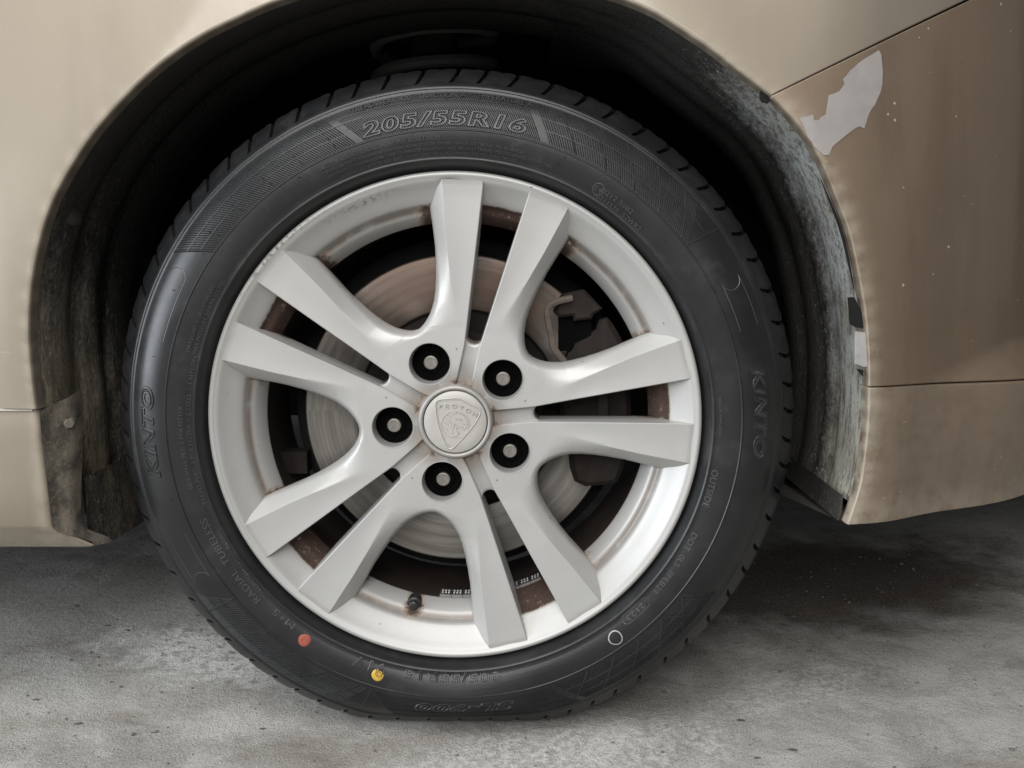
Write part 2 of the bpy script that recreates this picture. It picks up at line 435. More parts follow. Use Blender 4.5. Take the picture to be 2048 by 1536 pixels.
# tread blocks round the shoulder: three pitch lengths as on a real mould
BP = np.array([(.2946, .0060), (.2975, .0089), (.3010, .0123), (.3048, .0168), (.3078, .0216), (.3104, .0276), (.3124, .0345), (.3138, .0430), (.3143, .0500)])
def bprof(t): 
    u = np.linspace(0, 1, len(BP)); return np.interp(t, u, BP[:, 0]), np.interp(t, u, BP[:, 1])
def patch(w0, w1, t0, t1, th=.0052, nt=9, nw=5):
    # a solid slab on the shoulder between arc offsets w0..w1 (metres at r=.31)
    vs = []
    T = np.linspace(t0, t1, nt); W = np.linspace(0, 1, nw)
    for layer in (0, 1):
        for t in T:
            r, y = bprof(t); r2, y2 = bprof(min(1, t + .01)); r1, y1 = bprof(max(0, t - .01))
            d = np.array([r2 - r1, y2 - y1]); d /= np.linalg.norm(d); nrm = np.array([d[1], -d[0]])
            sh = .0042 * math.sin((t - .1) * 3.6) + .003 * (t - .4)
            for w in W:
                a = (w0 + (w1 - w0) * w + sh) / .31
                e = min(w, 1 - w)
                dep = layer * th + (0 if layer else (.0006 if e < 1e-6 else 0))
                rr, yy = r - nrm[0] * dep, y - nrm[1] * dep
                vs.append((rr * math.sin(a), yy, rr * math.cos(a)))
    N = nt * nw; f = grid_faces(nt, nw, False, False)
    f2 = [tuple(i + N for i in q)[::-1] for q in f]
    side = []
    for i in range(nt - 1):
        a, b = i * nw, (i + 1) * nw; side.append((a, b, b + N, a + N)); a, b = i * nw + nw - 1, (i + 1) * nw + nw - 1; side.append((b, a, a + N, b + N))
    for j in range(nw - 1):
        side.append((j + 1, j, j + N, j + 1 + N)); k = (nt - 1) * nw + j; side.append((k, k + 1, k + 1 + N, k + N))
    return vs, f + f2 + side
pitches = []; tot = 0; CIRC = 2 * math.pi * .31
seq = [.0245, .0275, .0310]; pat = [0, 1, 2, 2, 1, 2, 1, 0, 0, 0, 1, 1, 2, 2, 2, 1, 0, 1, 0, 0, 1, 2]
k = 0
while tot < CIRC - .012:
    pitches.append(seq[pat[k % len(pat)]]); tot += pitches[-1]; k += 1
fac = CIRC / tot
a = 0.0
for p in pitches:
    w = p * fac; gap = .0040
    b = MB()
    b.add(*patch(gap / 2, w - gap / 2, .04, .62))
    mid = gap / 2 + (w - gap) * .52
    b.add(*patch(gap / 2, mid - .0013, .62, 1.0, nt=5)); b.add(*patch(mid + .0013, w - gap / 2, .62, 1.0, nt=5))
    P = np.array(b.v); ca, sa = math.cos(-a / .31), math.sin(-a / .31)
    # turn clockwise by the running arc, then squash where the tyre meets the floor
    X = P[:, 0] * ca - P[:, 2] * sa; Z = P[:, 0] * sa + P[:, 2] * ca
    P = deform(np.stack([X, P[:, 1], Z], 1))
    me = mesh('tread_block', P, b.f, True, 25)
    link('tread_block', me, M['rubber'], wheel)
    a += w

# ---- lettering moulded on the sidewall
def text2d(s, outline=False, shear=0.0, res=3, bevel=.02, bold=0.0, spc=1.0):
    cu = bpy.data.curves.new('t', 'FONT'); cu.body = s; cu.size = 1; cu.resolution_u = res; cu.shear = shear; cu.offset = bold; cu.space_character = spc
    if outline:
        cu.fill_mode = 'NONE'; cu.bevel_depth = bevel; cu.bevel_resolution = 1
    else:
        cu.extrude = .5; cu.fill_mode = 'BOTH'
    ob = bpy.data.objects.new('t', cu); col.objects.link(ob)
    dg = bpy.context.evaluated_depsgraph_get(); dg.update()
    me = ob.evaluated_get(dg).to_mesh()
    V = np.array([v.co[:] for v in me.vertices]); F = [tuple(p.vertices) for p in me.polygons]
    ob.evaluated_get(dg).to_mesh_clear()
    bpy.data.objects.remove(ob); bpy.data.curves.remove(cu)
    return V, F
def arc_text(name, s, a_mid, rb, h, arc, outline=False, shear=0.0, lift=.0005, bevel=.02, parent=wheel, bold=0.0, spc=1.0):
    V, F = text2d(s, outline, shear, 2 if h < .005 else 4, bevel, bold, 1.14 if outline else 1.04)
    x0, x1 = V[:, 0].min(), V[:, 0].max(); y0, y1 = V[:, 1].min(), V[:, 1].max()
    if outline: sy = h / (y1 - y0)
    else: sy = h / .72; y0 = 0
    u = ((V[:, 0] - (x0 + x1) / 2) / (x1 - x0)) * R(arc)
    r = rb + (V[:, 1] - y0) * sy
    if outline: z = V[:, 2] * sy + lift * .2
    else: z = (V[:, 2] + .5) * lift * 1.6 - lift * .6
    a = R(a_mid) - u
    P = np.stack([r * np.cos(a), ytyre(r) - z, r * np.sin(a)], 1)
    return link(name, mesh(name, deform(P), F, outline, 40), M['outline' if outline else 'letter'], parent)
arc_text('size_lettering', '205/55R16', 91.4, .2562, .0140, 31.0, True, .15, .0010, .050, bold=.030)
arc_text('grade_lettering', 'TREADWEAR 420   TRACTION A   TEMPERATURE A', 91.8, .2808, .0046, 31.5, lift=.0010)
arc_text('warning_lettering', 'SAFETY WARNING: SERIOUS INJURY MAY RESULT FROM:', 104.5, .2452, .0036, 25, lift=.0010)
arc_text('warning_lettering', 'TIRE FAILURE DUE TO UNDERINFLATION/OVERLOADING-FOLLOW OWNERS MANUAL OR TIRE PLACARD IN VEHICLE', 96.0, .2410, .0026, 41, lift=.0010)
arc_text('warning_lettering', 'EXPLOSION OF TIRE/RIM ASSEMBLY DUE TO IMPROPER MOUNTING-ONLY SPECIALLY TRAINED PERSONS SHOULD MOUNT TIRES', 92.5, .2370, .0026, 47, lift=.0010)
arc_text('warning_lettering', 'NEVER EXCEED 40 PSI TO SEAT BEADS. MOUNT ONLY ON 16 INCH RIM SPECIFIED FOR GIVEN TIRE SIZE', 95.0, .2330, .0026, 37, lift=.0010)
arc_text('approval_lettering', '0212 3082', 54.0, .2382, .0042, 7.6, lift=.0010)
arc_text('approval_lettering', '0211536  S2WR2', 52.4, .2322, .0042, 11.5, lift=.0010)
arc_text('approval_lettering', 'E4', 58.6, .2366, .0046, 1.6, lift=.0010)
rb = np.array([(.0049 * math.cos(t), .0049 * math.sin(t)) for t in np.linspace(0, 2 * math.pi, 28, endpoint=False)])
cx, cz = .2390 * math.cos(R(58.6)), .2390 * math.sin(R(58.6))
pts = [(cx + p[0], float(ytyre(math.hypot(cx + p[0], cz + p[1]))) - .0002, cz + p[1]) for p in rb]
v_, f_ = tube(pts, .0005, 6, True); link('approval_ring', mesh('approval_ring', v_, f_), M['letter'], wheel)
for am in (181.4, 2.4):
    arc_text('brand_lettering', 'KINTO', am, .2640, .0130, 17.6, True, .22, .0010, .050, bold=.04)
    # fine ribs that fill the letters, in their shape
    V, F = text2d('KINTO', False, .22, 4)
    x0, x1 = V[:, 0].min(), V[:, 0].max(); rbm = MB()
    tri = [f for f in F if all(V[i, 2] > .49 for i in f)]
    for f in tri:
        poly = V[list(f), :2]
        for m in np.arange(-1.0, 4.2, .075):
            ln = []
            for i in range(len(poly)):
                p, q = poly[i], poly[(i + 1) % len(poly)]
                e0, e1 = p[0] * .8 + p[1] - m, q[0] * .8 + q[1] - m
                if e0 * e1 < 0: ln.append(p + (q - p) * e0 / (e0 - e1))
            if len(ln) == 2 and np.linalg.norm(ln[0] - ln[1]) > .01:
                pp = []
                for xy in ln:
                    aa = R(am) - ((xy[0] - (x0 + x1) / 2) / (x1 - x0)) * R(16.6); rr = .2651 + xy[1] * .0115 / .72
                    pp.append((rr * math.cos(aa), float(ytyre(rr)) - .0001, rr * math.sin(aa)))
                rbm.add(*tube(pp, .00028, 4, False, False))
    o = link('letter_ribs', mesh('letter_ribs', deform(rbm.v), rbm.f), M['letter'], wheel); o['kind'] = 'stuff'
arc_text('construction_lettering', 'SIDEWALL PLY: 1 POLYESTER', -175.2, .2388, .0034, 18, lift=.0010)
arc_text('construction_lettering', 'TREAD PLIES: 1 POLYESTER + 2 STEEL + 1 NYLON', -178.6, .2322, .0034, 33, lift=.0010)
arc_text('load_lettering', 'MAX.LOAD  615KG (1356 LBS)', 156.6, .2385, .0032, 15, lift=.0010)
arc_text('load_lettering', 'MAX.PRESSURE 350KPA (51 PSI)', 155.8, .2330, .0032, 17, lift=.0010)
arc_text('type_lettering', 'RADIAL  TUBELESS', -148.6, .2372, .0058, 21.5, lift=.0011)
arc_text('plant_lettering', 'HUMOCERR1-21', -143.6, .2312, .0030, 8.2, lift=.0010)
arc_text('plant_lettering', 'INDUMY1', -153.4, .2312, .0030, 4.6, lift=.0010)
arc_text('season_lettering', 'M+S', -131.2, .2338, .0060, 5.6, lift=.0011)
arc_text('load_index_lettering', '91V', -109.6, .2310, .0104, 7.6, True, .0, .0008, .046, bold=.01)
arc_text('size_lettering', '205/55R16', -90.8, .2300, .0104, 21.6, True, .0, .0008, .046, bold=.01)
arc_text('model_lettering', 'SL-900', -88.2, .2600, .0135, 20.5, True, .30, .0010, .055, bold=.03)
arc_text('code_lettering', 'DOT  0L5  8PEB29', -32.4, .2338, .0050, 15.8, lift=.0011)
arc_text('date_lettering', '2123', -46.3, .2340, .0050, 5.0, lift=.0011)
arc_text('side_lettering', 'OUTSIDE', -14.0, .2322, .0056, 8.4, lift=.0011)
arc_text('origin_lettering', 'MADE IN THAILAND', 2.2, .2336, .0024, 8.2, lift=.0010)
# rounded raised frames (date code field, wear panels)
def frame(name, a0, a1, r0, r1, rad=.0004, open_end=False):
    pts = []; rm = (r0 + r1) / 2; hw = (r1 - r0) / 2
    for a in np.linspace(a0, a1, 16): pts.append((r1, a))
    for t in np.linspace(90, -90, 9)[1:-1]: pts.append((rm + hw * math.sin(R(t)), a1 - math.degrees(hw / rm) * math.cos(R(t))))
    for a in np.linspace(a1, a0, 16): pts.append((r0, a))
    if not open_end:
        for t in np.linspace(-90, 90, 9)[1:-1]: pts.append((rm + hw * math.sin(R(t)), a0 + math.degrees(hw / rm) * math.cos(R(t))))
    P = [(r * math.cos(R(a)), float(ytyre(r)) + .00005, r * math.sin(R(a))) for r, a in pts]
    v, f = tube(P, rad, 5, not open_end)
    link(name, mesh(name, deform(v), f), M['letter'], wheel)
frame('date_frame', -43.4, -49.0, .2325, .2405)
frame('wear_panel', 163.5, 151.5, .2625, .2800, .00035, True)
frame('wear_panel', 18.5, 28.0, .2625, .2800, .00045, True)
frame('wear_panel', -158.0, -148.0, .2600, .2770, .0004, True)

# hatching: bands of fine slanted ribs with cell borders, moulded proud of the sidewall
def rib(r0, a0, r1, a1, hw, hh, n=5):
    rs = np.linspace(r0, r1, n); as_ = np.linspace(a0, a1, n); v = []
    for r, a in zip(rs, as_):
        y = float(ytyre(r)); a = R(a)
        d = np.array([math.cos(a), 0, math.sin(a)]); t = np.array([-math.sin(a), 0, math.cos(a)])
        s = (r1 - r0); w = R(a1 - a0) * r; L = math.hypot(s, w) + 1e-9
        nv = (d * (-w) + t * s) / L
        c = d * r + np.array([0, y, 0])
        v += [c - nv * hw + np.array([0, .0003, 0]), c + np.array([0, -hh, 0]), c + nv * hw + np.array([0, .0003, 0])]
    f = []
    for i in range(n - 1):
        o = i * 3; f += [(o, o + 1, o + 4, o + 3), (o + 1, o + 2, o + 5, o + 4)]
    return v, f
def hatch(name, a_lo, a_hi, step, slant, ribs, rlo=.2550, rhi=.2855, skip=None):
    m = MB()
    for a in np.arange(a_lo, a_hi, step):
        for (q0, q1) in ribs:
            f0, f1 = (q0 - rlo) / (rhi - rlo), (q1 - rlo) / (rhi - rlo)
            if skip and skip(a, q0): continue
            m.add(*rib(q0, a + slant * f0, q1, a + slant * f1, .00080, .00080, 4))
    o = link(name, mesh(name, deform(m.v), m.f, False), M['hatch'], wheel); o['kind'] = 'stuff'
# upper left run, big-size run, upper right run
top_sk = lambda a, q: (76 < a < 107.5 and q > .279)
hatch('hatched_band', 108.5, 143.6, .50, 4.6, [(.2550, .2640), (.2650, .2735), (.2745, .2858)])
hatch('hatched_band', 73.0, 107.0, .42, 4.6, [(.2550, .2785)])
hatch('hatched_band', 38.0, 71.5, .50, 4.6, [(.2550, .2640), (.2650, .2735), (.2745, .2858)])
hatch('hatched_band', -141.5, -108.0, .50, -5.0, [(.2565, .2650), (.2660, .2745), (.2755, .2858)])
hatch('hatched_band', -107.0, -71.0, .44, 5.0, [(.2580, .2858)])
hatch('hatched_band', -69.5, -37.0, .50, 5.0, [(.2565, .2650), (.2660, .2745), (.2755, .2840)])
bl = MB()
for a0 in np.arange(40, 72, 6.4): bl.add(*rib(.2550, a0, .2862, a0 + 5.6, .0011, .0011, 6))
for a0 in np.arange(-68, -38, 6.2): bl.add(*rib(.2565, a0 + 6, .2842, a0, .0009, .0011, 6))
for a0 in np.arange(-139, -112, 7.2): bl.add(*rib(.2565, a0 + 7, .2862, a0, .0009, .0011, 6))
for a0 in (112.0, 119.0, 126.0, 133.5, 140.0): bl.add(*rib(.2550, a0, .2862, a0 + 2.6, .0005, .0006, 6))
for (a0, a1, rr) in ((38, 71.5, .2645), (38, 71.5, .2740), (113, 145, .2645), (106, 147, .2740), (-68, -36, .2655), (-66, -36, .2750), (-141, -110, .2655), (-141, -110, .2750)):
    P = [(rr * math.cos(R(a)), float(ytyre(rr)) + .0001, rr * math.sin(R(a))) for a in np.arange(a0, a1, 1.5)]
    bl.add(*tube(P, .00062, 5))
for (a0, r0, a1, r1) in ((38.0, .2550, 36.8, .2862), (143.5, .2550, 148.0, .2862), (-141.8, .2552, -142.6, .2868), (-107.5, .2570, -108.6, .2862), (-70.4, .2570, -70.0, .2862)):
    bl.add(*rib(r0, a0, r1, a1, .0008, .0009, 6))
o = link('hatched_band_border', mesh('hatched_band_border', deform(bl.v), bl.f, True, 30), M['hatch'], wheel); o['kind'] = 'stuff'

def dot(name, a, r, rad, mat, ring=None, lift=.0005):
    c = np.array([r * math.cos(R(a)), r * math.sin(R(a))]); v = []; f = []
    N = 32; rr = [rad, rad * .8, rad * .4] if ring is None else [rad, rad * .93, rad * .86, ring]
    for k, q in enumerate(rr):
        for t in np.linspace(0, 2 * math.pi, N, endpoint=False):
            wob = 1 + .03 * math.sin(3 * t + a)
            p = c + q * wob * np.array([math.cos(t), math.sin(t)])
            y = float(ytyre(math.hypot(*p))) - (0.0 if k in (0, ) else lift)
            v.append((p[0], y, p[1]))
    f = grid_faces(len(rr), N, True)
    if ring is None:
        v.append((c[0], float(ytyre(r)) - lift, c[1])); b = (len(rr) - 1) * N
        f += [(b + i, b + (i + 1) % N, len(v) - 1) for i in range(N)]
    return link(name, mesh(name, deform(v), f, True, 0), mat, wheel)
dot('red_paint_dot', -124.8, .2412, .0056, M['red'])
dot('yellow_paint_dot', -107.2, .2420, .0056, M['yellow'], lift=.0008)
for q in (.0034, .0019): dot('yellow_dot_ring', -107.0, .2402, q, M['black'], q * .82, .0011)
dot('chalk_ring', -53.4, .2432, .0066, M['chalk'], .0056, .0004)

# ================================================================== RIM (barrel, lip and dish)
RP = [(.2190, .010), (.2207, .0060), (.2210, .0025), (.2205, .0004), (.2195, -.0007), (.2180, -.0011), (.2166, -.0009), (.2158, -.0002), (.2142, .0003),
      (.2128, .0010), (.2112, .0024), (.2090, .0046), (.2060, .0072), (.2020, .0102), (.1985, .0126), (.1960, .0146), (.1946, .0160), (.1934, .0182), (.1922, .0204),
      (.1906, .0219), (.1890, .0226), (.1876, .0232), (.1864, .0240), (.1852, .0254), (.1838, .0278), (.1820, .0308), (.1802, .0352), (.1790, .0384), (.1785, .0402), (.1786, .0418),
      (.1800, .0440), (.1822, .0470), (.1835, .0520), (.1842, .0700), (.1850, .1000), (.1850, .1500), (.1900, .1650), (.2010, .1720), (.2030, .1830), (.2150, .1860), (.2190, .1800)]
NR = 720
dv, df = lathe(RP, NR)
r_ = np.hypot(dv[:, 0], dv[:, 2]); a_ = np.degrees(np.arctan2(dv[:, 2], dv[:, 0]))
ph = (a_ - 5.35 + 36) % 72 - 36          # angle from the slot axis
pair = np.round((a_ - 5.35 - ph) / 72).astype(int) % 5
rust = np.zeros(len(dv)); grime_shading = np.zeros(len(dv)); scuff = np.zeros(len(dv))
inside = dv[:, 1] < .05
band = sstep(r_, .1960, .1928) * inside
slot_amt = {0: 1.15, 1: 1.1, 2: .95, 3: 1.15, 4: 1.05}
for k in range(5):
    # slot beds (k = 0 is at 5 deg, 1 at 77, 2 at 149, 3 at 221, 4 at 293)
    rust = np.maximum(rust, (pair == k) * band * sstep(np.abs(ph), 9, 5.8) * slot_amt[k])
# corners where the spokes meet the dish: angle -> strength
for ang, s, wid in ((130.8, .95, 3.4), (95.2, 1.0, 5.0), (58.2, 1.0, 3.2), (23.0, .75, 3.0), (166.5, .9, 3.2), (203.8, .85, 2.6), (-11.5, .55, 1.6), (-50.0, .75, 3.2), (-84.2, .70, 1.6), (-121.6, .75, 2.8), (-103.2, .8, 2.9)):
    d = np.abs((a_ - ang + 180) % 360 - 180)
    rust = np.maximum(rust, s * np.exp(-(d / wid) ** 2) * sstep(r_, .1975, .1900) * inside)
grime_shading = np.maximum(grime_shading, .95 * np.exp(-((r_ - .1905) / .0030) ** 2) * inside)  # groove darkened all round: crease shade and dirt painted as one
grime_shading = np.maximum(grime_shading, .9 * np.exp(-(np.abs((a_ - 91 + 180) % 360 - 180) / 2.2) ** 2) * np.exp(-((r_ - .2135) / .002) ** 2))
d = np.abs((a_ - 134 + 180) % 360 - 180)
scuff = np.exp(-(d / 11) ** 2) * np.exp(-((r_ - .2180) / .0016) ** 2) + .6 * np.exp(-(np.abs((a_ - 113 + 180) % 360 - 180) / 9) ** 2) * np.exp(-((r_ - .2095) / .0025) ** 2)
dirty = (dv[:, 1] >= .044)
rim_me = mesh('rim', dv, df, True, 50)
setattr_f(rim_me, 'rust', rust); setattr_f(rim_me, 'grime_shading', grime_shading); setattr_f(rim_me, 'scuff', scuff)
rim_me.materials.append(M['silver']); M['barrel'] = simple('sooty_barrel', (.050, .036, .030), .6, .3, .4, 40, .5); rim_me.materials.append(M['barrel'])
idx = [1 if min(dv[i][1] for i in p.vertices) > .0412 else 0 for p in rim_me.polygons]
rim_me.polygons.foreach_set('material_index', idx)
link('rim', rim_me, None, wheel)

# ================================================================== SPOKES (half sectors mirrored about each slot)
WB = np.array([(.0890, 36.0), (.0892, 34.6), (.0898, 33.2), (.0908, 31.9), (.0922, 30.4), (.0940, 29.0), (.0968, 27.2), (.1000, 25.7), (.1040, 24.3), (.1100, 22.75), (.1190, 21.3),
               (.1300, 20.25), (.1430, 19.5), (.1570, 19.1), (.1780, 19.1), (.2000, 19.3), (.2140, 19.5)])
CR = np.array([(.030, 16.0), (.070, 12.5), (.085, 11.6), (.092, 11.6), (.108, 12.8), (.120, 13.6), (.129, 14.1), (.145, 14.6), (.170, 15.05), (.214, 15.15)])
def phi_slot(r): return math.degrees(math.asin(min(1, .0067 / r))) if r < .0705 else 5.45
def ytop(r): return np.interp(r, [.03, .085, .110, .140, .170, .2000, .2136], [.0085, .0085, .0074, .0054, .0036, .0016, .0002])
wl = []
for r, p in WB: wl.append((r * math.sin(R(p)), r * math.cos(R(p))))
wl = np.array(wl); wm = []
for (v, u) in wl[::-1]:    # mirror about the window axis (36 deg)
    rr, pp = math.hypot(u, v), math.degrees(math.atan2(v, u)); pp = 72 - pp
    wm.append((rr * math.sin(R(pp)), rr * math.cos(R(pp))))
wall_line = np.vstack([wl[::-1], np.array(wm)[::-1]])
def dist_line(P):
    best = np.full(len(P), 9.)
    for a, b in zip(wall_line[:-1], wall_line[1:]):
        ab = b - a; L = (ab @ ab) + 1e-15
        t = np.clip(((P - a) @ ab) / L, 0, 1); d = np.linalg.norm(P - a - t[:, None] * ab, axis=1)
        best = np.minimum(best, d)
    return best
def spoke_height(r, phi):
    r = np.asarray(r); phi = np.asarray(phi)
    pc = np.interp(r, CR[:, 0], CR[:, 1]); pw = np.where(r < .089, 36.0, np.interp(r, WB[:, 0], WB[:, 1]))
    t = np.clip((phi - pc) / np.maximum(pw - pc, .1), 0, 1)
    D = np.interp(r, [.085, .095, .110, .130, .150, .180, .2136], [0, .0035, .0085, .0120, .0140, .0165, .0170])
    p = np.interp(r, [.085, .120, .150], [2.2, 1.45, 1.05])
    bev = D * t ** p
    P = np.stack([r * np.sin(np.radians(phi)), r * np.cos(np.radians(phi))], 1)
    d = dist_line(P)
    w = np.interp(r, [.08, .10, .13, .16], [.0062, .0062, .0040, .0025])
    k = np.clip(1 - d / w, 0, 1)
    rnd = np.interp(r, [.08, .11, .15], [.0100, .0085, .0035]) * (1 - np.sqrt(np.maximum(0, 1 - k * k)))
    slot = np.clip(1 - (phi - np.array([phi_slot(q) for q in np.atleast_1d(r)])) * np.radians(1) * r / .0012, 0, 1)
    # the face dishes very slightly between slot edge and crease
    mid = .0006 * np.sin(np.pi * np.clip((phi - 5.4) / (pc - 5.4), 0, 1)) * sstep(r, .09, .13)
    return ytop(r) + np.maximum(bev, 0) + np.maximum(rnd, 0) + mid
rows = sorted(set(np.round(np.concatenate([np.linspace(.0335, .0705, 40), np.linspace(.0706, .0888, 24), [.0890, .0891, .0892, .0895, .0898, .0903, .0908, .0915, .0922], np.linspace(.0931, .110, 18), np.linspace(.1125, .2136, 46)]), 5)))
NA, NB = 16, 26
NUTC = (.05715 * math.sin(R(36)), .05715 * math.cos(R(36)))     # (v, u) of the nut hole on the sector axis
HOLE = .0186
V = []; per = NA + NB + 1
for r in rows:
    ps = phi_slot(r); pw = 36.0 if r < .089 else float(np.interp(r, WB[:, 0], WB[:, 1])); pc = float(np.interp(r, CR[:, 0], CR[:, 1]))
    pc = min(max(pc, ps + .3 * (pw - ps)), pw - .15 * (pw - ps))
    e = math.degrees(.0007 / r)
    A = np.concatenate([[ps + e], np.linspace(ps + e * 1.6, pc, NA - 1)]); B = np.linspace(pc, pw, NB + 2)[1:]
    for p in np.concatenate([A, B]): V.append((r, p))
per = len(np.concatenate([A, B]))
V = np.array(V); hh = spoke_height(V[:, 0], V[:, 1])
G = np.stack([V[:, 0] * np.sin(np.radians(V[:, 1])), hh, V[:, 0] * np.cos(np.radians(V[:, 1]))], 1)    # (v, y, u)
nrow = len(rows)
F = grid_faces(nrow, per)
dn = np.hypot(G[:, 0] - NUTC[0], G[:, 2] - NUTC[1])
keep = []
for f in F:
    c = G[list(f)].mean(0)
    if math.hypot(c[0] - NUTC[0], c[2] - NUTC[1]) > HOLE: keep.append(f)
used = np.zeros(len(G), bool)
cut = set()
for f in F:
    c = G[list(f)].mean(0)
    if math.hypot(c[0] - NUTC[0], c[2] - NUTC[1]) <= HOLE: cut.update(f)
for f in keep: used[list(f)] = True
for i in cut:
    if used[i]:
        d = np.array([G[i, 0] - NUTC[0], G[i, 2] - NUTC[1]]); d *= HOLE / (np.linalg.norm(d) + 1e-9)
        G[i, 0], G[i, 2] = NUTC[0] + d[0], NUTC[1] + d[1]
Vall = [tuple(p) for p in G]; Fall = list(keep)
def wall(idx, offs, flip):
    """hang a wall from a chain of surface vertices; offs = list of (sideways angle metres, y level or delta)"""
    prev = list(idx)
    for (side, lev, absolute) in offs:
        cur = []
        for i in idx:
            v, y, u = G[i]; r = math.hypot(v, u); p = math.atan2(v, u) + side / r
            cur.append(len(Vall)); Vall.append((r * math.sin(p), lev if absolute else y + lev, r * math.cos(p)))
        for k in range(len(idx) - 1):
            q = (prev[k], prev[k + 1], cur[k + 1], cur[k]); Fall.append(q[::-1] if flip else q)
        prev = cur
slot_chain = [i * per for i in range(nrow)]
wall(slot_chain, [(-.0007, .0007, False), (-.0012, .0120, False), (-.0019, .0340, True)], True)
win_chain = [i * per + per - 1 for i in range(nrow) if rows[i] >= .089]
# close the arc of the U exactly on the axis
wall(win_chain, [(.0003, .0020, False), (-.0010, .0420, True)], False)
end_chain = [(nrow - 1) * per + j for j in range(per)]
cur = []
for i in end_chain:
    v, y, u = G[i]; k = (.2144) / math.hypot(u, v); cur.append(len(Vall)); Vall.append((v * k, y + .004, u * k))
for k in range(len(end_chain) - 1): Fall.append((end_chain[k], end_chain[k + 1], cur[k + 1], cur[k]))
Vall = np.array(Vall)
used = sorted({i for f in Fall for i in f}); remap = {o: n for n, o in enumerate(used)}
Vall = Vall[used]; Fall = [tuple(remap[i] for i in f) for f in Fall]
rr = np.hypot(Vall[:, 0], Vall[:, 2]); pv = Vall[:, 0]
sp_rust = .55 * sstep(rr, .050, .034) * sstep(np.abs(pv), .016, .006) + .65 * sstep(Vall[:, 1], .020, .032) * sstep(rr, .150, .178) * 1.0
sp_rust = np.maximum(sp_rust, .50 * sstep(rr, .072, .060) * sstep(Vall[:, 1], .0092, .0105) * sstep(rr, .09, .07))
sp_grime = .55 * sstep(rr, .055, .036) + .30 * np.exp(-((rr - .2125) / .002) ** 2)
def spoke_mesh(sign):
    # local axes: the slot axis lies along +x, the sector opens counter-clockwise for sign = +1
    P = np.stack([Vall[:, 2], Vall[:, 1], sign * Vall[:, 0]], 1)
    Fm = [f[::-1] for f in Fall] if sign > 0 else Fall
    me = mesh('spoke', P, Fm, True, 28)
    setattr_f(me, 'rust', sp_rust); setattr_f(me, 'grime_shading', sp_grime); setattr_f(me, 'scuff', np.zeros(len(P)))
    bm = bmesh.new(); bm.from_mesh(me)
    me.materials.append(M['silver']); bm.free()
    return me
sm = {1: spoke_mesh(1), -1: spoke_mesh(-1)}
def facing(me):     # make sure the visible face looks out of the car (-y)
    s = sum(p.normal.y * p.area for p in me.polygons)
    if s > 0: me.flip_normals()
for s in (1, -1): facing(sm[s])
for k in range(5):
    for s in (1, -1):
        link('spoke', sm[s], None, wheel, (0, 0, 0), (0, -R(5.35 + 72 * k), 0))

# hub: ring round the cap, troughs between the spokes, cups round the nuts
hub = MB(); hr = []; hg = []
def hub_add(v, f, rust=0., grime_shading=0.):
    hub.add(v, f); m = len(v)
    hr.extend(np.broadcast_to(rust, m)); hg.extend(np.broadcast_to(grime_shading, m))
HP = [(.0288, .016), (.0291, .0072), (.0296, .0058), (.0305, .0052), (.0318, .0053), (.0328, .0060), (.0338, .0078), (.0346, .0100), (.0356, .0130), (.0366, .0150)]
v, f = lathe(HP, 160); ra = np.hypot(v[:, 0], v[:, 2])
hub_add(v, f, .30 * sstep(ra, .0335, .0355), .30 + .35 * sstep(ra, .031, .034))
for k in range(5):
    ca, sa = math.cos(R(5.35 + 72 * k)), math.sin(R(5.35 + 72 * k)); vs = []
    vv = np.linspace(-.0072, .0072, 15); T = np.linspace(0, 1, 16)
    for t in T:
        for w in vv:
            end = .0705 + (.0068 - math.sqrt(max(0, .0068 ** 2 - min(abs(w), .0068) ** 2))) * .8
            u = .0345 + t * (end - .0345); y = .0128 + .0016 * t
            vs.append((u * ca - w * sa, y, u * sa + w * ca))
    e0 = len(vs) - 15
    for dy, du in ((.0012, .0008), (.006, .0014), (.022, .0022)):
        for j, w in enumerate(vv):
            end = .0705 + (.0068 - math.sqrt(max(0, .0068 ** 2 - min(abs(w), .0068) ** 2))) * .8 + du
            vs.append((end * ca - w * sa, .0144 + dy, end * sa + w * ca))
    vs = np.array(vs); ra = np.hypot(vs[:, 0], vs[:, 2])
    hub_add(vs, grid_faces(len(vs) // 15, 15), .34 * sstep(ra, .046, .036) + .62 * sstep(vs[:, 1], .0155, .024), .55 * sstep(ra, .062, .038) + .12)
for k in range(5):
    a0 = R(41.35 + 72 * k); cx, cz = .05715 * math.cos(a0), .05715 * math.sin(a0)
    CP = [(.0197, .0092), (.0194, .0083), (.0189, .0083), (.0184, .0092), (.0181, .0110), (.0177, .0160), (.0174, .0225), (.0172, .0300)]
    v, f = lathe(CP, 56); v = v + np.array([cx, 0, cz])
    hub_add(v, f, .0, .12)
me = hub.mesh('hub', True, 60); setattr_f(me, 'rust', hr); setattr_f(me, 'grime_shading', hg); setattr_f(me, 'scuff', np.zeros(len(hr)))
bm = bmesh.new(); bm.from_mesh(me); bm.to_mesh(me); bm.free()
link('hub', me, M['silver'], wheel)

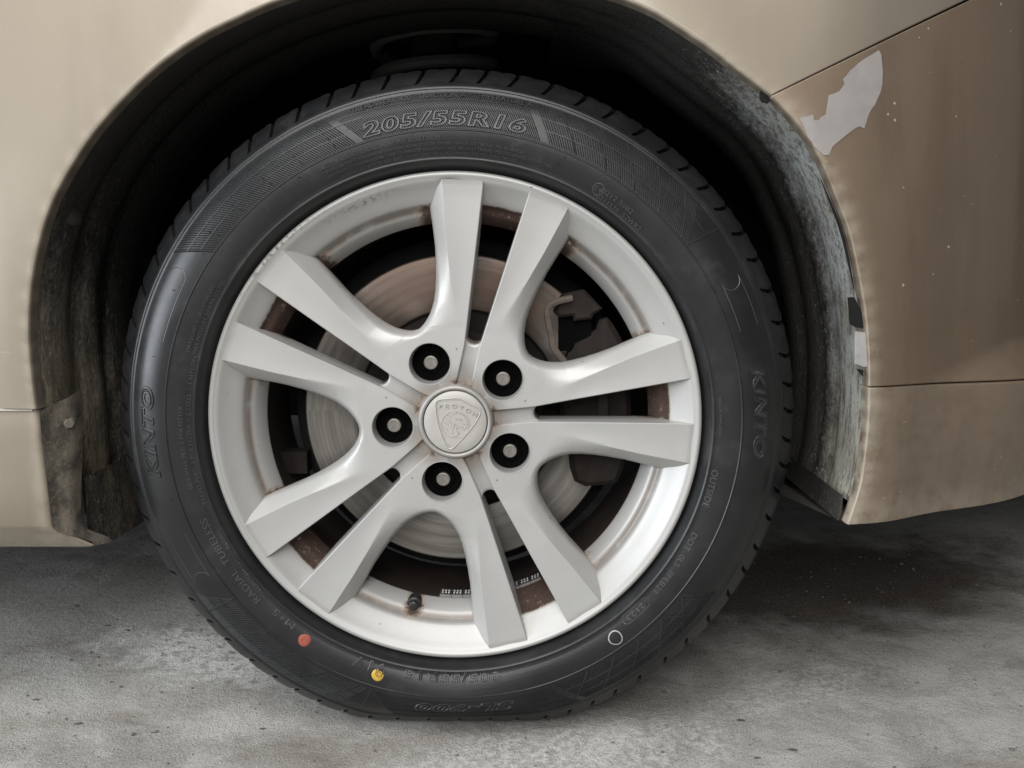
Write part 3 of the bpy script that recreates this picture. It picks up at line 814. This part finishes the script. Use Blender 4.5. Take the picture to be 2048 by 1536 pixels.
# nuts and studs
NP = [(.0176, .0262), (.0174, .0238), (.0120, .0234)]
nm = MB(); v, f = lathe(NP + [(.0, .0234)], 40); nm.add(v, f)
hexo = [(.0112 * math.cos(R(60 * i + 10)), .0112 * math.sin(R(60 * i + 10))) for i in range(6)]
nm.add(*prism(hexo, .0216, .0240, .0010))
nut_me = nm.mesh('wheel_nut', True, 30)
smm = MB(); v, f = lathe([(.0064, .026), (.0064, .0192), (.0060, .0186), (.0052, .0184), (.0050, .0186), (.0, .0186)], 28); smm.add(v, f)
stud_me = smm.mesh('wheel_stud', True, 30)
for k in range(5):
    a0 = R(41.35 + 72 * k); c = (.05715 * math.cos(a0), 0, .05715 * math.sin(a0))
    link('wheel_nut', nut_me, M['black'], wheel, c, (0, R(23 * k), 0))
    link('wheel_stud', stud_me, M['stud'], wheel, c)

# centre cap with its raised shield badge
v, f = lathe([(.0284, .014), (.0285, .0072), (.0281, .0062), (.0274, .0058), (.0200, .0056), (.0, .0055)], 96)
link('centre_cap', mesh('centre_cap', v, f, True, 50), M['cap'], wheel)
def cp(px, py): return ((px - 748) * .0000489, .0056, -(py - 742) * .0000489)
em = MB()
sh = spline([cp(*p) for p in ((388, 470), (395, 375), (470, 322), (620, 305), (790, 292), (880, 318), (1030, 392), (1165, 465), (1212, 540), (1180, 640), (1090, 790), (930, 985), (760, 1170), (670, 1240), (600, 1215), (530, 1090), (450, 860), (408, 660))], 8, True)
em.add(*tube(sh, .00080, 8, True)); 
sh2 = np.array([(p[0] * .91 - .0001, p[1], p[2] * .91 + .0002) for p in sh]); em.add(*tube(sh2, .00036, 6, True))
ring = [cp(745 + 256 * math.cos(t), 785 + 245 * math.sin(t)) for t in np.linspace(0, 2 * math.pi, 56, endpoint=False)]
em.add(*tube(ring, .00052, 6, True))
for st, w in (([(690, 585), (735, 570), (772, 548), (745, 580), (700, 600)], .0003), ([(780, 562), (860, 592), (925, 655), (962, 745)], .00035), ([(750, 660), (800, 668), (850, 690), (862, 705)], .00045), ([(770, 690), (815, 705), (850, 700)], .0003),
              ([(885, 755), (925, 770), (965, 765), (958, 815), (930, 850), (890, 878)], .00042), ([(890, 845), (850, 828), (780, 838), (752, 862), (770, 915), (805, 945)], .00042), ([(808, 940), (770, 985), (700, 1003), (680, 1018)], .00042),
              ([(708, 765), (722, 805), (695, 868)], .0004), ([(712, 762), (760, 795), (800, 812)], .00035), ([(700, 880), (690, 940), (695, 1000)], .00028), ([(605, 600), (640, 618), (668, 650)], .0003), ([(555, 665), (600, 690), (650, 728)], .0003),
              ([(525, 740), (570, 758), (620, 800)], .0003), ([(510, 830), (560, 850), (610, 900)], .00025), ([(600, 700), (660, 760), (680, 840)], .00022)):
    em.add(*tube(spline([cp(*p) for p in st], 5), w * 1.6, 6))
link('cap_emblem', em.mesh('cap_emblem', True, 40), M['cap'], wheel)
lt = MB()
for chx, px, py, rot in (('P', 480, 445, 0), ('R', 605, 437, 3), ('O', 735, 435, 8), ('T', 865, 467, 16), ('O', 985, 520, 23), ('N', 1108, 590, 30)):
    V2, F2 = text2d(chx, False, 0, 3); V2[:, 0] -= (V2[:, 0].min() + V2[:, 0].max()) / 2; V2[:, 1] -= .36
    s = .0050; ca, sa = math.cos(R(-rot)), math.sin(R(-rot)); c = cp(px, py); P = []
    for q in V2:
        x, zz = q[0] * s * 1.28, q[1] * s
        P.append((c[0] + x * ca - zz * sa, .0060 - (q[2] + .5) * .0013, c[2] + x * sa + zz * ca))
    lt.add(P, F2)
link('cap_lettering', lt.mesh('cap_lettering', False), M['cap'], wheel)

# valve stem and cap
va = R(-103.2); vc = np.array([.1835 * math.cos(va), 0, .1835 * math.sin(va)])
v, f = lathe([(.0070, .036), (.0070, .0262), (.0066, .0252), (.0060, .0248), (.0046, .0246), (.0043, .0236), (.0042, .0214), (.0037, .0206), (.0025, .0202), (.0, .0201)], 28)
link('valve', mesh('valve', v, f, True, 40), simple('valve_rubber', (.016, .015, .015), .38, 0, .5), wheel, tuple(vc))

# balance weights stuck inside the barrel
wm = bpy.data.meshes.new('balance_weight'); wb = MB(); L, W, T = .0108, .017, .0056
fm = []
v, f = box((0, W / 2, T / 2), (L, W, T)); wb.add(v, f); fm += [0] * 6
v, f = box((0, W / 2 + .0006, T + .0002), (L * .94, W * .9, .0006)); wb.add(v, f); fm += [1] * 6
for ix in (-1, 0, 1):
    for iy in (0, 1):
        v, f = box((ix * .0030, .0052 + iy * .0055, T + .0008), (.0016, .0022, .0009)); wb.add(v, f); fm += [2] * 6
wme = wb.mesh('balance_weight', False)
for m_ in ('weight', 'weight_black', 'weight_dot'): wme.materials.append(M[m_])
wme.polygons.foreach_set('material_index', fm)
for k, ang in enumerate(np.arange(-94.4, -63.5, 3.62)):
    a0 = R(ang); rr0 = .1832
    # local z points to the axis, local x along the arc
    zx = Vector((-math.cos(a0), 0, -math.sin(a0))); yx = Vector((0, 1, 0)); xx = yx.cross(zx)
    m4 = Matrix(((xx.x, yx.x, zx.x, rr0 * math.cos(a0)), (xx.y, yx.y, zx.y, .0455), (xx.z, yx.z, zx.z, rr0 * math.sin(a0)), (0, 0, 0, 1)))
    o = link('balance_weight', wme, None, wheel); o.matrix_basis = m4

# ================================================================== BRAKE
Y = .0722
dp = [(.0700, Y - .030), (.0790, Y - .030), (.0800, Y - .026), (.0800, Y + .004), (.0960, Y + .004), (.0985, Y + .0005), (.0995, Y), (.1490, Y), (.1502, Y + .0008), (.1502, Y + .0070), (.1440, Y + .0070), (.1440, Y + .0150), (.1502, Y + .0150), (.1502, Y + .0220), (.0900, Y + .0220)]
v, f = lathe(dp, 160); dm = mesh('brake_disc', v, f, True, 30)
dm.materials.append(M['disc']); dm.materials.append(M['cast'])
dm.polygons.foreach_set('material_index', [0 if (abs(p.center.y - Y) < .0012 and math.hypot(p.center.x, p.center.z) > .098) else 1 for p in dm.polygons])
link('brake_disc', dm, None, car, (0, 0, H))
v, f = lathe([(.060, .040), (.066, .040), (.0700, .044)], 48)
cal = empty('brake_caliper', car, (.118, .045, H + .01))
def cal_part(name, poly, y0, y1, mat, bev=.003):
    P = [(x - .118, z - .01) for x, z in poly]; v, f = prism(P, y0 - .045, y1 - .045, bev)
    link(name, mesh(name, v, f, True, 30), mat, cal)
cal_part('caliper_bracket', [(.0990, .1135), (.1180, .1175), (.1350, .1000), (.1266, .0945), (.1250, .0905), (.1085, .0885), (.1078, .0935), (.0951, .0918), (.0900, .0960), (.0930, .1060)], .041, .070, M['cast'])
cal_part('caliper_body', [(.1090, .0690), (.1200, .0740), (.1300, .0800), (.1325, .0890), (.1405, .0912), (.1452, .0855), (.1535, .0720), (.1610, .0450), (.1640, .0000), (.1600, -.0450), (.1520, -.0660), (.1400, -.0688), (.1215, -.0704), (.1110, -.0655), (.1072, -.0550), (.1055, -.0380), (.0980, -.0200), (.0950, .0100), (.0980, .0450)], .046, .069, M['cast'], .005)
cal_part('caliper_body_rib', [(.1300, .040), (.1420, .038), (.1440, -.030), (.1310, -.034)], .040, .050, M['cast'], .003)
arm = spline([(-.0120, -.006, .1000), (-.0265, -.010, .0965), (-.0345, -.011, .0900), (-.0337, -.011, .0788), (-.0312, -.011, .0670), (-.0285, -.011, .0545), (-.0195, -.010, .0428), (-.0090, -.006, .0280)], 5)
v, f = tube(arm, .0032, 8); link('caliper_spring', mesh('caliper_spring', v, f), M['cast_light'], cal)
v, f = box((-.008, .012, .070), (.030, .016, .040)); link('brake_pad', mesh('brake_pad', v, f, False), M['black'], cal)
# dust shield behind the disc
v, f = lathe([(.060, .100), (.158, .100), (.166, .104), (.168, .112)], 96); link('dust_shield', mesh('dust_shield', v, f), M['void'], car, (0, 0, H))
v, f = box((-.168, .094, -.055), (.030, .02, .022)); link('shield_tab', mesh('shield_tab', v, f, False), M['cast'], car, (0, 0, H))

# ================================================================== BODY
ARCH = np.array([(-.3590, .0180), (-.3605, .0510), (-.3600, .0900), (-.3530, .1360), (-.3370, .1860), (-.3130, .2270), (-.2860, .2610), (-.2460, .2990), (-.2080, .3250), (-.1750, .3410), (-.1380, .3560),
                 (-.070, .3740), (.0, .3800), (.070, .3745), (.130, .3600), (.1630, .3480), (.1830, .3370), (.2170, .3150), (.2380, .2990), (.2655, .2785),
                 (.2870, .2570), (.3035, .2350), (.3200, .2020), (.3345, .1690), (.3440, .1360), (.3520, .1020), (.3570, .0680), (.3592, .0380), (.3600, .0030), (.3580, -.0320), (.3550, -.0540), (.3470, -.0830)])
arch_s = spline(ARCH, 6)
atree = arch_s
def ybody(x, z):
    x = np.asarray(x, float); z = np.asarray(z, float)
    y = np.full(np.broadcast(x, z).shape, -.0245)
    xx = np.maximum(0, x - .30)
    y = y + np.where(xx < .36, 1.62 * xx ** 2, 1.62 * .36 ** 2 + 1.1664 * (xx - .36))
    y = y + .085 * np.maximum(0, z - .05) ** 2 + .11 * np.maximum(0, .034 - z) * sstep(x, .36, .46)
    xl = np.maximum(0, -x - .36); y = y + .04 * xl * xl
    # rolled-out flare round the arch
    pts = np.stack(np.broadcast_arrays(x, z), -1).reshape(-1, 2)
    d = np.full(len(pts), 9.)
    for a in atree[::2]: d = np.minimum(d, np.hypot(pts[:, 0] - a[0], pts[:, 1] - a[1]))
    fl_ = (.0055 * np.exp(-(d / .050) ** 2)).reshape(np.shape(y))
    # shelf at the corner of the bumper above its seam
    s = sstep(x, .405, .56); w = .007 + .030 * s
    sh_ = s * .036 * np.where(z > .036, np.clip(1 - (z - .036) / w, 0, 1) ** 1.25, 1 - .55 * np.clip((.036 - z) / .12, 0, 1))
    return y - fl_ - sh_
def sheet(inner, outer, nrows, edge=None, power=1.6):
    """ruled panel between two (x,z) lines laid on the body surface, with the inner edge rolled inwards"""
    inner = np.array(inner); outer = np.array(outer); n = len(inner); V = []
    ts = np.linspace(0, 1, nrows) ** power
    P0 = np.stack([inner[:, 0], ybody(inner[:, 0], inner[:, 1]), inner[:, 1]], 1)
    tan = np.gradient(inner, axis=0); tan /= np.linalg.norm(tan, axis=1)[:, None]
    nrm = np.stack([tan[:, 1], -tan[:, 0]], 1)
    mid = (outer - inner); sgn = np.sign((nrm * mid).sum(1)); nrm = -nrm * sgn[:, None]     # points away from the panel
    if edge:
        for off, dy in edge[::-1]:
            V.append(np.stack([inner[:, 0] + nrm[:, 0] * off, P0[:, 1] + dy, inner[:, 1] + nrm[:, 1] * off], 1))
    for t in ts:
        Q = inner + (outer - inner) * t
        V.append(np.stack([Q[:, 0], ybody(Q[:, 0], Q[:, 1]), Q[:, 1]], 1))
    return np.concatenate(V), grid_faces(len(V), n), len(V), n
def side_roll(Vg, nr, n, j, sign_xz, m):
    """roll the end column j of a sheet inwards (panel gap edge)"""
    base = [Vg[i * n + j] for i in range(nr)]; out = list(base); rings = [base]
    for off, dy in ((.0008, .0005), (.0011, .0016), (.0006, .0300)):
        rings.append([np.array(p) + np.array([sign_xz[0] * off, dy, sign_xz[1] * off]) for p in base])
    v = [p for rg in rings for p in rg]
    m.add(v, grid_faces(len(rings), nr))
def face_out(me):
    s = sum(p.normal.y * p.area for p in me.polygons)
    if s > 0: me.flip_normals()
def param(line, n):
    L = np.concatenate([[0], np.cumsum(np.linalg.norm(np.diff(line, axis=0), axis=1))]); t = np.linspace(0, L[-1], n)
    return np.stack([np.interp(t, L, line[:, 0]), np.interp(t, L, line[:, 1])], 1)
EDGE = ((.0008, .0006), (.0014, .0020), (.0016, .0040), (.0014, .0140))
ks = int(np.argmin(np.hypot(arch_s[:, 0] - .2655, arch_s[:, 1] - .2785)))
# seam between fender and bumper rises to the right
seam_dir = np.array([.4300 - .2655, .3590 - .2785]); seam_dir /= np.linalg.norm(seam_dir)
seam_end = np.array([.2655, .2785]) + seam_dir * .62
sn = np.array([-seam_dir[1], seam_dir[0]])
# --- fender
inner = param(arch_s[:ks + 1], 150)
outer = param(np.array([(-1.0, .018), (-1.0, .80), (seam_end[0] - .0, .80), tuple(seam_end)]), 150)
# spread the outer points by bearing so the panel is not twisted
ang_i = np.unwrap(np.arctan2(inner[:, 1], inner[:, 0])); 
dense = param(np.array([(-1.0, .018), (-1.0, .80), (seam_end[0], .80), tuple(seam_end)]), 4000)
ang_o = np.unwrap(np.arctan2(dense[:, 1], dense[:, 0])); tt = (ang_i - ang_i[0]) / (ang_i[-1] - ang_i[0])
ang_t = ang_o[0] + tt * (ang_o[-1] - ang_o[0])
outer = np.stack([np.interp(-ang_t, -ang_o, dense[:, 0]), np.interp(-ang_t, -ang_o, dense[:, 1])], 1)
inner_f = inner.copy(); inner_f[-1] += sn * .0016; outer_f = outer.copy(); outer_f[-1] += sn * .0042
fv, ff, nr, nc = sheet(inner_f, outer_f, 34, EDGE)
fm_ = MB().add(fv, ff); side_roll(fv, nr, nc, nc - 1, -sn, fm_); side_roll(fv, nr, nc, 0, (0, -1), fm_)
me = fm_.mesh('front_fender', True, 40); face_out(me)
P = np.array([v.co[:] for v in me.vertices])
dd = np.min(np.hypot(P[:, None, 0] - arch_s[None, ::3, 0], P[:, None, 2] - arch_s[None, ::3, 1]), 1)
setattr_f(me, 'grime_shading', .55 * np.exp(-(dd / .006) ** 2) * (P[:, 0] < .35))
link('front_fender', me, M['paint'], car, (0, 0, H))
# --- bumper, upper part
kb = int(np.argmin(np.hypot(arch_s[:, 0] - .3592, arch_s[:, 1] - .0365)))
def body_panel(name, inner, outer, rolls, mat, grime_shading=.6, out=0.0):
    v, f, nr, nc = sheet(inner, outer, 40, EDGE, 1.35); v[:, 1] -= out * sstep(v[:, 0], .352, .40)
    m = MB().add(v, f)
    for j, s in rolls: side_roll(v, nr, nc, j, s, m)
    me = m.mesh(name, True, 40); face_out(me)
    P = np.array([q.co[:] for q in me.vertices])
    dd = np.min(np.hypot(P[:, None, 0] - arch_s[None, ::3, 0], P[:, None, 2] - arch_s[None, ::3, 1]), 1)
    gm = grime_shading * np.exp(-(dd / .009) ** 2) + .35 * sstep(P[:, 2], -.050, -.084) + (.16 if out else .0) + .05 * np.exp(-(dd / .05) ** 2)  # even lighter tint on the skirt paints in light reflected off the floor
    setattr_f(me, 'grime_shading', gm)
    return link(name, me, mat, car, (0, 0, H))
inner = param(arch_s[ks:kb + 1], 90); outer = param(np.array([tuple(seam_end), (1.0, .30), (1.0, .0365)]), 90)
dense = param(np.array([tuple(seam_end), (1.0, .30), (1.0, .0365)]), 3000)
zi = (inner[0, 1] - inner[:, 1]) / (inner[0, 1] - inner[-1, 1])
Lp = np.linspace(0, 1, len(dense)); outer = np.stack([np.interp(zi, Lp, dense[:, 0]), np.interp(zi, Lp, dense[:, 1])], 1)
outer[-1, 1] = inner[-1, 1] = .0375
inner[0] -= sn * .0008; outer[0] -= sn * .0020
body_panel('front_bumper', inner, outer, ((0, tuple(sn)), (-1, (0, -1))), M['paint_dirty_shaded'])
# --- bumper, lower part under the seam
inner = param(arch_s[kb:], 40); inner[0, 1] = .0345; inner[-1] = (.3462, -.0845)
outer = np.stack([np.full(40, 1.0), np.linspace(.0345, -.0845, 40)], 1)
lo = body_panel('bumper_skirt', inner, outer, ((0, (0, 1)), (-1, (0, -1))), M['paint_dirty_shaded'], .8, .0030)
# underside lip of the bumper
xs = np.linspace(.3462, 1.0, 60); yb = ybody(xs, np.full(60, -.0845)); vv = []
for off, dz in ((0, .0004), (.0010, -.0008), (.004, -.0010), (.060, -.003), (.20, -.008)): vv += list(zip(xs - off * .2, yb + off, np.full(60, -.0845) + dz))
me = mesh('bumper_underside', vv, grid_faces(5, 60), True, 50); link('bumper_underside', me, simple('dusty_underside', (.035, .031, .027), .85, 0, .3, 90, .45), car, (0, 0, H))

# bare patch where the paint has peeled off the bumper corner
# outline (x, z) in metres of the bare patch, laid on the bumper skin
PK = [(0.3554, 0.317), (0.3578, 0.3137), (0.3583, 0.3093), (0.3588, 0.306), (0.3595, 0.3017), (0.3597, 0.2984), (0.3594, 0.2935), (0.3597, 0.2901), (0.3589, 0.2858), (0.358, 0.2826), (0.3553, 0.277), (0.3538, 0.2731), (0.3507, 0.2693), (0.3486, 0.2657), (0.3468, 0.2613), (0.3459, 0.2579), (0.3441, 0.2528), (0.3398, 0.2545), (0.3361, 0.2527), (0.3332, 0.2506), (0.3287, 0.2474), (0.325, 0.2446), (0.3207, 0.2409), (0.3166, 0.2378), (0.3137, 0.2308), (0.3092, 0.2305), (0.3039, 0.2347), (0.3006, 0.2382), (0.2987, 0.2415), (0.2961, 0.2443), (0.2945, 0.2474), (0.293, 0.2514), (0.2909, 0.2553), (0.2881, 0.2605), (0.2938, 0.2618), (0.2997, 0.2633), (0.3, 0.2589), (0.3042, 0.259), (0.3057, 0.2611), (0.3099, 0.2636), (0.3128, 0.2663), (0.3133, 0.2735), (0.3122, 0.2792), (0.317, 0.2806), (0.3216, 0.2828), (0.3258, 0.2888), (0.3244, 0.2925), (0.3281, 0.2962), (0.3303, 0.2996), (0.3337, 0.302), (0.3373, 0.3055), (0.3412, 0.3084), (0.3447, 0.3106), (0.3486, 0.3129), (0.3517, 0.3145)]
bm = bmesh.new(); vs = [bm.verts.new((x, 0, z)) for x, z in PK]; fc = bm.faces.new(vs)
bmesh.ops.triangulate(bm, faces=[fc])
for _ in range(2): bmesh.ops.subdivide_edges(bm, edges=bm.edges[:], cuts=1, use_grid_fill=True)
for v in bm.verts: v.co.y = float(ybody(v.co.x, v.co.z)) - .0005
me = bpy.data.meshes.new('bare_primer_patch'); bm.to_mesh(me); bm.free(); face_out(me)
link('bare_primer_patch', me, M['primer'], car, (0, 0, H))

# --- side skirt behind the wheel
sk = [(.0162, .0030), (.0158, .0005), (.0145, 0), (-.010, -.0005), (-.050, -.0005), (-.0870, .0), (-.0895, .0012), (-.0930, .0050), (-.1130, .0300), (-.1150, .0340), (-.1155, .0700)]
vs = []; xs = np.concatenate([np.linspace(-1.0, -.40, 14), np.linspace(-.395, -.3640, 10), [-.3625, -.3608, -.3595, -.3587, -.3584]])
for x in xs:
    for k, (z, dy) in enumerate(sk):
        rr0 = float(np.interp(x, [-.364, -.3625, -.3608, -.3595, -.3587, -.3584], [0, .0002, .0008, .0017, .0030, .0045]))
        xe = x + (.004 * max(0, -z) / .09) + (.022 * sstep(-z, .088, .115) if x > -.44 else 0) * sstep(x, -.44, -.36)
        vs.append((xe, -.0255 + dy * .8 + rr0, z))
me = mesh('side_skirt', vs, grid_faces(len(xs), len(sk)), True, 35); face_out(me)
P = np.array(vs); setattr_f(me, 'grime_shading', .75 * sstep(P[:, 2], -.086, -.098) + .5 * sstep(P[:, 0], -.372, -.358))
link('side_skirt', me, M['paint'], car, (0, 0, H))
v, f = box((-.682, -.0262, .0168), (.640, .004, .0022)); link('sill_trim', mesh('sill_trim', v, f, False), simple('sill_trim_grey', (.42, .40, .37), .5, .2, .4, 120, .25), car, (0, 0, H))
# end flange of the skirt, folded into the arch and caked with road dirt
vs = []; zz = np.concatenate([np.linspace(.026, -.088, 18), np.linspace(-.094, -.1145, 6)]); W = np.linspace(0, 1, 8)
for z in zz:
    k = sstep(-z, -.026, .115); e = .022 * sstep(-z, .088, .115); deep = .054 - .024 * k
    for w in W:
        d = deep * w
        vs.append((-.3584 + .004 * max(0, -z) / .09 + e + (.012 - .002 * k) * sstep(w, 0, .7) * (1 - .75 * float(sstep(-z, .086, .112))), -.0232 + .8 * .034 * sstep(-z, .090, .1135) + d,
                   min(z, .0145 + .014 * w) - .006 * w * sstep(-z, .06, .11)))
me = mesh('skirt_flange', vs, grid_faces(len(zz), len(W)), True, 40); setattr_f(me, 'dust', np.full(len(vs), .75))
link('skirt_flange', me, mat_mud(), car, (0, 0, H))
fp = [(-.3545, y, max(z, zl)) for z in (-.060, -.100, -.1400) for y, zl in ((.040, -.116), (.076, -.130), (.092, -.138), (.150, -.140), (.186, -.140))]
me = mesh('liner_flap', fp, grid_faces(3, 5), True, 60); setattr_f(me, 'dust', [.5, .5, .5, .4, .3] * 3)
link('liner_flap', me, M['liner'], car, (0, 0, H))
bt = MB(); v, f = lathe([(.0, .0), (.0062, .0), (.0085, .0035), (.0090, .0040)], 24); bt.add(v, f)
bt.add(*prism([(.0050 * math.cos(R(60 * i)), .0050 * math.sin(R(60 * i))) for i in range(6)], -.0045, .001, .0008))
link('skirt_bolt', bt.mesh('skirt_bolt', True, 30), M['bolt'], car, (-.3495, .0060, H - .0010), (0, 0, R(45)))
bt2 = MB(); v, f = lathe([(.0, -.002), (.0050, -.0016), (.0082, .0), (.0090, .002)], 24); bt2.add(v, f)
link('liner_clip', bt2.mesh('liner_clip'), simple('black_clip', (.03, .028, .026), .6, 0, .4), car, (-.3345, .012, H + .1830), (0, 0, R(62)))

# --- arch liners: ribbed sheets following the arch into the car
def liner(name, line, prof, mat, dust, shift=.0025, taper=False):
    tan = np.gradient(line, axis=0); tan /= np.linalg.norm(tan, axis=1)[:, None]; nrm = np.stack([tan[:, 1], -tan[:, 0]], 1)
    ctr = -line; s = np.sign((nrm * ctr).sum(1)); nrm = nrm * s[:, None]       # points to the wheel
    V = []; D = []
    for y, o in prof:
        for i in range(len(line)):
            o_ = o * (float(sstep(i / (len(line) - 1), 0, .25)) if taper else 1.0)
            V.append((line[i, 0] + nrm[i, 0] * (o_ - shift), y, line[i, 1] + nrm[i, 1] * (o_ - shift))); D.append(dust(i / (len(line) - 1), y))
    me = mesh(name, V, grid_faces(len(prof), len(line)), True, 50); setattr_f(me, 'dust', D)
    return link(name, me, mat, car, (0, 0, H))
lp = [(-.0150, 0), (-.0130, .0020), (-.006, .0034), (.010, .0040), (.030, .0030), (.046, .0010), (.052, -.0040), (.060, -.0050), (.068, -.0015), (.090, .0020), (.110, .0010), (.116, -.0050), (.124, -.0050), (.132, 0), (.170, .002), (.185, .0), (.200, -.004)]
left = np.vstack([np.array([(-.3560, -.0950), (-.3585, -.030)]), arch_s[:ks - 20]])
liner('wheel_arch_liner', param(left, 150), lp + [(.24, -.012), (.30, -.03)], M['liner'], lambda t, y: .95 * float(sstep(t, .50, .0)) * float(sstep(y, .24, .03)) + .06)
lp2 = [(-.0165, .0), (-.0140, .0018), (-.008, .0030), (.010, .0050), (.032, .0060), (.040, .0050), (.046, .0012), (.052, .0010), (.058, .0050), (.072, .0078), (.078, .0040), (.084, .0042), (.090, .0090), (.112, .0120), (.118, .0080), (.126, .0085), (.134, .014), (.160, .017), (.168, .010), (.180, .010), (.220, .0), (.30, -.03)]
right = arch_s[ks - 34:-3]
liner('wheel_arch_liner', param(right, 110), lp2, M['liner_dusty'], lambda t, y: (1.0 - .86 * float(sstep(y, .018, .105))) * float(sstep(t, .14, .40)), .0020, True)
for o in list(car.children):
    if o.name == 'wheel_arch_liner.001': o['label'] = 'dusty grey liner at the front of the arch'

# torn slot and clip tab on the bumper edge
def on_line(z, off):   # x of the arch edge at height z
    m = arch_s[:, 0] > .2
    return float(np.interp(-z, -arch_s[m][:, 1], arch_s[m][:, 0])) + off
tab = MB()
P = [(on_line(.083, -.010), .0840), (on_line(.083, .0000), .0830), (on_line(.078, .0020), .0790), (on_line(.060, .0030), .0600), (on_line(.056, .0020), .0540), (on_line(.053, -.004), .0530), (on_line(.053, -.012), .0560)]
v, f = prism(P, -.0215, -.0195, .0004); tab.add(v, f)
link('bumper_tab', tab.mesh('bumper_tab', True, 30), simple('dusty_tab', (.29, .285, .275), .7, 0, .4, 120, .3), car, (0, 0, H))
for P, y0 in (([(on_line(.112, -.0115), .1130), (on_line(.112, -.0060), .1130), (on_line(.100, -.0015), .1000), (on_line(.088, .0000), .0865), (on_line(.086, -.008), .0870), (on_line(.090, -.0125), .0900)], -.0190),
              ([(on_line(.081, .0012), .0812), (on_line(.081, .0030), .0805), (on_line(.060, .0046), .0590), (on_line(.056, .0030), .0545), (on_line(.060, .0030), .0600)], -.0212),
              ([(on_line(.051, -.010), .0515), (on_line(.051, -.0040), .0505), (on_line(.046, -.0045), .0450)], -.0200),
              ([(.2570, .2835), (.2605, .2800), (.2655, .2765), (.2635, .2730), (.2580, .2740), (.2560, .2790)], -.0215)):
    v, f = prism(P, y0, y0 + .0018); link('torn_slot', mesh('torn_slot', v, f, False), M['void'], car, (0, 0, H))
cv_ = MB(); cl = [(on_line(.070, -.0015) + .0022 * math.cos(t), -.0217, .0700 + .0042 * math.sin(t)) for t in np.linspace(-1.3, 1.3, 9)]
cv_.add(*tube(cl, .0006, 5)); link('tab_slit', cv_.mesh('tab_slit'), M['void'], car, (0, 0, H))
gz = np.linspace(.212, .120, 26)
v, f = tube([(on_line(z, -.0042), -.0170, z) for z in gz], .0011 * np.sin(np.linspace(.15, 3.0, 26)) + .0002, 6)
link('liner_edge_gap', mesh('liner_edge_gap', v, f), M['void'], car, (0, 0, H))
# dark end flap hanging below the front liner
vs = []; ys = np.linspace(-.0155, .185, 9)
for z in (-.062, -.073, -.0850): vs += [(.3440 - .010 * (y + .015) - .003 * (z < -.08), y, z + .004 * (y + .0155) / .2) for y in ys]
me = mesh('liner_flap', vs, grid_faces(3, 9), True, 60); setattr_f(me, 'dust', list(np.linspace(.28, .0, 9)) * 3)
link('liner_flap', me, M['liner'], car, (0, 0, H))

# --- what closes the car off behind the panels
ub = MB()
ub.add(*box((-.95, .95, .30), (1.12, 1.7, .80))); ub.add(*box((1.02, .95, .32), (1.20, 1.45, .76)))
ub.add(*box((0, 1.10, .42), (.92, 1.30, .98))); ub.add(*box((0, .30, .62), (1.0, .5, .40)))
link('underbody', ub.mesh('underbody', False), M['void'], car, (0, 0, H))

# suspension strut with its coil, half lost in the dark of the arch
t = np.linspace(0, 2 * math.pi * 4, 120)
v, f = tube(np.stack([-.035 + .066 * np.cos(t), .250 + .066 * np.sin(t), .325 + .034 * t / (2 * math.pi)], 1), .0066, 8)
link('suspension_spring', mesh('suspension_spring', v, f), simple('sooty_spring', (.11, .105, .105), .6, .1, .5), car, (0, 0, H))
v, f = lathe([(.0, .0), (.086, .0), (.092, .006), (.092, .012), (.078, .020), (.0, .022)], 48); v = np.stack([v[:, 0], v[:, 2], v[:, 1]], 1)
link('spring_seat', mesh('spring_seat', v, f), simple('sooty_seat', (.09, .086, .083), .6, .1, .5), car, (-.035, .250, H + .296))
v, f = tube([(-.035, .25, .05), (-.035, .25, .60)], .026, 20); link('suspension_strut', mesh('suspension_strut', v, f), M['cast'], car, (0, 0, H))

bpy.context.view_layer.update()
print('objects', len(bpy.data.objects), 'tris', sum(len(o.data.loop_triangles) if o.type == 'MESH' and not o.data.calc_loop_triangles() else 0 for o in bpy.data.objects))
